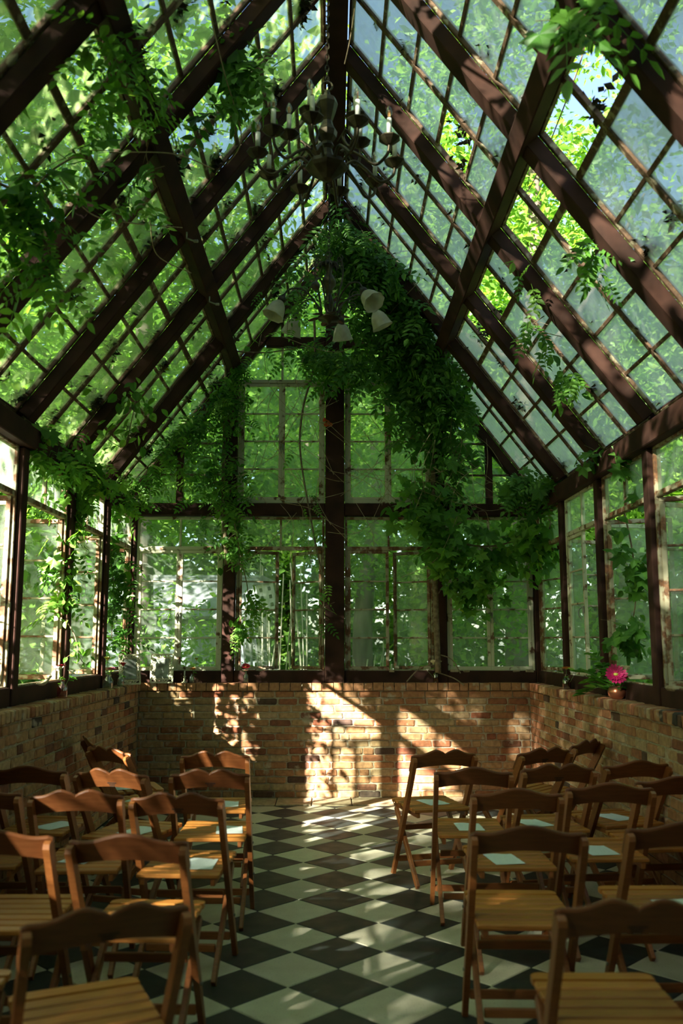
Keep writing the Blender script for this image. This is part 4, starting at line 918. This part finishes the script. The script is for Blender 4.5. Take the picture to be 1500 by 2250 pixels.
# ------------------------------------------------------------------ vines inside
def orient(d, n):
    d = d.normalized(); z = n-d*n.dot(d); z = z.normalized() if z.length > 1e-4 else d.orthogonal().normalized(); x = d.cross(z)
    return Matrix((x, d, z)).transposed()
LB_np = {k: (np.array(v.v, float), v.f) for k, v in LEAFB.items()}
def vine(name, label, path, n_part, n_more, rad, kinds, dark=False, size=1.0, droop=.6, stem=.012, cat='vine', twigs=6, down=.0, leaf_from=0.0, zmin=-9):
    t = tag(empty(name, path[0]), label, cat); o0 = Vector(path[0]); sp = spline(path, 8); L = len(sp)
    MB().tube([p-o0 for p in sp], [stem*(1-.55*i/L) for i in range(L)], 6).build('stem', 'stem', t, True)
    tips = []
    for k in range(twigs):
        p = sp[random.randrange(L)]; e = p+Vector((rnd(-1, 1), rnd(-.4, .4), rnd(-1, .6)-down)).normalized()*rad*rnd(.8, 1.6)
        tw = spline([p, (p+e)/2+Vector((rnd(-.1, .1), rnd(-.1, .1), rnd(.0, .15)))*rad*1.5, e], 5); MB().tube([q-o0 for q in tw], stem*.25, 4).build('twig', 'stem', t); tips += tw
    LM = LEAFD if dark else LEAFM; pool = sp[int(L*leaf_from):]+[q for q in tips if leaf_from == 0 or q.z > sp[int(L*leaf_from)].z-.1]*2; mb = MB(); cnt = 0
    for k in range(n_part+n_more):
        p = random.choice(pool)+Vector((rnd(-1, 1), rnd(-.7, .4), rnd(-1, 1)-down)).normalized()*rad*random.random()**.6
        if p.z < zmin: continue
        if p.y > 8.66: p.y = 8.66-rnd(0, .15)
        if abs(p.x) < 2 and p.z > roofz(p.x)-.12: p.z = roofz(p.x)-.12-rnd(0, .1)
        d = Vector((rnd(-1, 1), rnd(-1, .4), rnd(-.6, .5)-droop)); nn = Vector((rnd(-.7, .7), rnd(-1.2, .2), rnd(.1, 1)))
        R = orient(d, nn); kd = random.choice(kinds); s_ = size*rnd(.65, 1.25)
        if k < n_part:
            o = obj('leaf', LM[kd], t, p-o0); o.rotation_euler = R.to_euler(); o.scale = (s_,)*3
        else: mb.add([R @ (Vector(v)*s_)+(p-o0) for v in LEAFB[kd].v], LEAFB[kd].f)
    if mb.v: stuff(mb.build('foliage', 'leaf_dark_stuff' if dark else 'leaf_stuff', t))
    return t
G, PN, SPR, OV = 'grape', 'pinnate', 'spray', 'ovate'
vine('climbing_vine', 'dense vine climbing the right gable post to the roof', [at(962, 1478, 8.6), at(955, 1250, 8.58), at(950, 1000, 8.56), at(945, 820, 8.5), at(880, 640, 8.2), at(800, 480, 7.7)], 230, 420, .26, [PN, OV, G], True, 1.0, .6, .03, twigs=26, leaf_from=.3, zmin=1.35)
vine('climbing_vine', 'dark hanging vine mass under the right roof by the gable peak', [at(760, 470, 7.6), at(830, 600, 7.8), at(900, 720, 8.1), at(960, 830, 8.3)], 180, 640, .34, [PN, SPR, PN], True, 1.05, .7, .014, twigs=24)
vine('grape_vine', 'broad-leaved grape vine spreading over the right gable window', [at(950, 1090, 8.5), at(990, 1180, 8.42), at(1080, 1200, 8.4), at(1180, 1170, 8.4)], 170, 120, .24, [G, G, OV], False, 1.0, .7, .012, twigs=18, down=.25)
vine('grape_vine', 'lower grape vine cluster beside the right gable post', [at(960, 1180, 8.45), at(985, 1260, 8.42), at(1050, 1290, 8.4)], 70, 30, .17, [G], False, .95, .8, .01, twigs=8)
vine('climbing_vine', 'vine wreathing the left gable post up to the purlin', [at(498, 1240, 8.58), at(490, 1080, 8.56), at(494, 900, 8.55), at(497, 760, 8.4)], 150, 110, .17, [PN, OV], False, .75, .6, .024, twigs=22)
vine('climbing_vine', 'bright vine spray spreading over the left gable triangle', [at(498, 860, 8.5), at(430, 930, 8.4), at(340, 1010, 8.3), at(270, 1080, 8.2)], 120, 90, .21, [PN, SPR], False, .75, .6, .010, twigs=22)
vine('climbing_vine', 'bright vine along the collar beam left of the centre post', [at(500, 770, 8.5), at(580, 775, 8.55), at(660, 765, 8.55), at(700, 770, 8.55)], 85, 60, .11, [PN, OV], False, .65, .8, .008, twigs=14)
vine('climbing_vine', 'leafy vine drooping from the right end of the collar beam', [at(745, 790, 8.5), at(820, 790, 8.5), at(900, 770, 8.5), at(950, 850, 8.5)], 100, 160, .17, [PN, SPR], False, .85, .9, .008, twigs=18, down=.2)
vine('climbing_vine', 'vine running along the left eave beam', [at(60, 960, 5.6), at(140, 1010, 6.3), at(210, 1060, 7.1), at(285, 1105, 8.3)], 150, 110, .15, [PN, OV, G], False, .8, .6, .012, twigs=20)
vine('climbing_vine', 'bright vine hanging in the left side windows', [at(190, 1060, 6.9), at(150, 1160, 6.7), at(135, 1250, 6.6), at(140, 1320, 6.6)], 130, 70, .15, [OV, G, PN], False, .75, .7, .012, twigs=16, zmin=1.5)
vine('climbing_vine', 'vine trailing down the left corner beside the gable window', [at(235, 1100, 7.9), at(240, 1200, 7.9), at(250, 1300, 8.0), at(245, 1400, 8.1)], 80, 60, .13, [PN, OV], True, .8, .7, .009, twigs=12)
vine('climbing_vine', 'vine dangling in front of the ajar gable casement', [at(515, 1150, 8.5), at(530, 1230, 8.5), at(545, 1310, 8.52), at(530, 1390, 8.55)], 60, 20, .08, [PN, OV], False, .7, 1.0, .007, twigs=8)
vine('climbing_vine', 'vine garland twisted along the near left purlin', [at(250, 0, 3.5), at(290, 150, 3.9), at(330, 270, 4.3), at(300, 400, 4.6)], 95, 30, .12, [OV, PN, OV], False, .75, .7, .012, twigs=16)
vine('climbing_vine', 'bright leafy shoot across the lower left roof', [at(-10, 400, 3.7), at(60, 420, 3.8), at(120, 370, 3.9), at(190, 330, 4.0)], 60, 10, .13, [PN, OV, G], False, .85, .6, .008, twigs=14)
vine('climbing_vine', 'drooping leafy vine at the left edge below the bright shoot', [at(20, 440, 3.8), at(70, 500, 3.8), at(110, 560, 3.9), at(60, 640, 3.9)], 48, 0, .12, [OV, PN], False, .8, .9, .008, twigs=10)
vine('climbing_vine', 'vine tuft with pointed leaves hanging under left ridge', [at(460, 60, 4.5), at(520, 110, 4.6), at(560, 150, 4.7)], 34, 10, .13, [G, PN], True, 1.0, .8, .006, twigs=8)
vine('climbing_vine', 'round-leaved shoot hanging under lower left rafters', [at(300, 860, 6.6), at(290, 920, 6.6), at(270, 980, 6.7), at(230, 960, 6.5)], 60, 0, .14, [OV], False, .75, .9, .005, twigs=12)
vine('climbing_vine', 'leafy tip hanging from the right roof under the purlin', [at(1250, 640, 5.9), at(1200, 690, 5.9), at(1170, 720, 5.9), at(1255, 745, 5.9)], 44, 0, .10, [OV, PN], False, .8, 1.0, .005, twigs=8)
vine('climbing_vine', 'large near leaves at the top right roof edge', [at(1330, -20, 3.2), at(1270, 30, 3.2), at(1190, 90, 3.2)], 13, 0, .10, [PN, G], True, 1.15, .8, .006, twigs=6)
vine('climbing_vine', 'leafy twig poking through the missing right roof panes', [at(1290, 60, 4.6), at(1270, 150, 4.7), at(1180, 380, 5.3), at(1150, 430, 5.4)], 30, 0, .10, [OV, PN], False, .7, .8, .005, twigs=7)
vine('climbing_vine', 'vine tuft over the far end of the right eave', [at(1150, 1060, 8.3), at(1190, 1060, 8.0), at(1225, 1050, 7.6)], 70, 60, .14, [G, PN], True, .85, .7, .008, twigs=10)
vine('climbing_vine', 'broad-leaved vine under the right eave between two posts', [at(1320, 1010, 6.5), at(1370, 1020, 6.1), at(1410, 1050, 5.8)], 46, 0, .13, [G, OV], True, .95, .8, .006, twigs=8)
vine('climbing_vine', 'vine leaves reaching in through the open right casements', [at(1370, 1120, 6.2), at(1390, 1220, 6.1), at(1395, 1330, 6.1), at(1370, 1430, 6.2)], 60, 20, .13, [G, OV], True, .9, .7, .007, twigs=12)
vine('woody_vine', 'bare woody stem hanging beside the centre gable post', [at(690, 700, 8.5), at(690, 800, 8.52), at(665, 900, 8.55), at(660, 1000, 8.56), at(690, 1180, 8.56), at(712, 1300, 8.56), at(700, 1440, 8.58)], 14, 0, .10, [PN], False, .6, .8, .013, twigs=8)
vine('vine_sprig', 'pale sunlit sprig arching over the left ledge bottle', [at(150, 1370, 6.55), at(165, 1400, 6.5), at(178, 1450, 6.5), at(200, 1465, 6.5)], 24, 0, .07, [OV], False, .55, .7, .005, twigs=5, zmin=1.2)
vine('chandelier_vine', 'thin vine trailing from the frosted shade chandelier', [at(722, 560, 6.05), at(690, 620, 6.0), at(640, 680, 6.1), at(630, 730, 6.2)], 36, 0, .12, [PN, OV], False, .55, .8, .004, twigs=10)
# trumpet flower on the post and dry tendrils
t = tag(empty('trumpet_flower', at(722, 925, 8.60)), 'orange trumpet flower against the centre gable post', 'flower')
for k, (a, ln) in enumerate(((-.3, .07), (.5, .08), (1.6, .06))):
    T = Matrix.Rotation(a, 4, 'Y') @ Matrix.Rotation(2.4, 4, 'X'); obj('trumpet', MB().open_lathe([(.004, 0), (.006, .02), (.011, ln*.7), (.024, ln), (.022, ln), (.009, ln*.7), (.003, .01)], 10, T).mesh('trumpet', 'petal_trumpet', True), t)
mb = MB()
for k in range(110):
    px, py = rnd(560, 1120), rnd(720, 1150); a = at(px, py, rnd(8.3, 8.6)); b_ = at(px+rnd(-160, 160), py+rnd(-60, 160), rnd(8.3, 8.6)); mb.tube(spline([a, (a+b_)/2+Vector((rnd(-.1, .1), rnd(-.1, .05), rnd(-.15, .1))), b_], 7), .0028, 3)
tag(stuff(mb.build('dry_tendrils', 'dry')), 'tangle of thin dry tendrils before the gable windows', 'tendrils')
TD = [('pale tendril stretched across the left roof below the purlin', [(240, 335, 4.2), (380, 338, 4.3), (470, 372, 4.6)]), ('thin curling tendril across the middle left rafters', [(130, 390, 4.0), (200, 470, 4.3), (290, 490, 4.7), (400, 500, 5.3)]), ('long thin shoot hanging under the left ridge', [(455, 0, 4.2), (490, 150, 4.4), (530, 300, 4.7), (500, 360, 4.9)]),
 ('pale cord hanging at the ridge beside the chandelier chain', [(783, -10, 4.4), (770, 80, 4.6), (757, 140, 4.8)]), ('tendril looping off the left roof beam', [(330, 480, 5.0), (345, 560, 5.2), (420, 600, 5.5)]), ('curled tendril over the right eave corner', [(1180, 1150, 8.2), (1160, 1100, 8.2), (1180, 1060, 8.1)]), ('dry runner crossing below the frosted shades', [(620, 740, 8.2), (760, 770, 8.2), (900, 640, 7.6), (930, 600, 7.4)])]
for lb, p in TD: tag(MB().tube(spline([at(*q) for q in p], 9), .0035, 5).build('tendril', 'dry'), lb, 'tendril')
# handles on the roof sashes (crank stays)
for k, (px, py, Y) in enumerate(((1190, 60, 3.9), (1098, 310, 5.0), (1050, 470, 6.0), (410, 520, 5.4), (460, 660, 6.4), (1290, 985, 7.2), (1225, 1035, 8.0))):
    p = at(px, py, Y); o = tag(empty('crank_handle', p), ['crank handle under the nearest right roof sash', 'crank handle under the second right roof sash', 'crank handle below the third right roof sash', 'crank handle by the left purlin crossing', 'crank handle farther down the left purlin', 'bent stay on the right eave beam', 'bent stay at the far end of right eave'][k], 'handle')
    sg = 1 if px > 750 else -1
    MB().tube([(0, 0, .03), (0, 0, -.01), (-sg*.05, .0, -.03)], .006, 6).box((-sg*.06, 0, -.03), (.03, .02, .016), None, .003).build('crank', 'steel', o)

# ------------------------------------------------------------------ behind the gable: shed, boards, birdhouse, canes
sh = tag(empty('garden_shed', (-2.6, 13.4, -.08)), 'white lap-sided garden shed behind the left gable windows', 'shed')
for k in range(9): MB().box((0, -.012*(k % 1), .14+k*.2), (2.6, .03, .205), Matrix.Rotation(.06, 3, 'X')).build('siding_board', 'siding', sh)
MB().box((0, .75, .95), (2.56, 1.45, 1.9)).build('shed_body', 'siding', sh)
for sx in (0, 1): MB().box((0, .3+.85*sx, 2.22), (3.0, 1.15, .05), Matrix.Rotation(.62*(1 if sx == 0 else -1), 3, 'X')).build('roof_panel', 'shed_roof', sh)
for k in range(5): MB().box((.55+k*.2, -.05, .62), (.19, .03, 1.24), None, .004).build('door_board', 'siding', sh)
for k in range(4): tag(MB().bar((-1.05+k*.09, 11.3, -.06), (-1.45+k*.10, 12.6, 2.5-.2*k), .10, .03, Vector((1, 0, 0)), .003).build('old_board', 'oldboard'), ['leaning grey board nearest the shed', 'second leaning grey board by the shed', 'third leaning grey board by the shed', 'leaning grey board farthest right of the shed'][k], 'board', 'boards leaning by the shed')
bp = at(586, 1312, 10.7); bh = tag(empty('birdhouse', bp), 'white tilted birdhouse with rows of dark holes', 'birdhouse'); bh.rotation_euler = (0, -.2, 0)
MB().box((0, 0, 0), (.20, .15, .32), None, .004).build('box', 'birdhouse', bh); MB().prism([(-.14, .16), (.14, .16), (0, .26)], .2, Matrix.Rotation(PI/2, 4, 'X')).build('roof', 'shed_roof', bh)
for r in range(3):
    for q in (-1, 1): MB().box((q*.05, -.075, .09-r*.095), (.035, .01, .045), None, .004).build('entrance_hole', 'hole', bh)
tag(MB().bar((bp.x+.04, 10.75, -.08), (bp.x-.03, 10.77, bp.z-.16), .04, .04, Vector((0, 1, 0)), .004).build('birdhouse_post', 'oldboard'), 'grey post carrying the white birdhouse', 'post')
for k in range(26):
    x = rnd(-.95, -.25) if k < 16 else rnd(.2, .75); y = rnd(10.6, 12.5); h = rnd(1.3, 2.6) if k < 16 else rnd(.7, 1.5); lx = rnd(-.25, .25)
    o = MB().tube(spline([(x, y, -.08), (x+lx*.4, y, h*.5), (x+lx, y+rnd(-.1, .1), h)], 3), rnd(.007, .013), 6).build('bamboo_cane', 'bamboo'); tag(o, 'pale dry cane in the clump left of the centre post' if k < 16 else 'short pale cane in the clump right of the centre post', 'cane', 'dry canes left of the post' if k < 16 else 'dry canes right of the post')
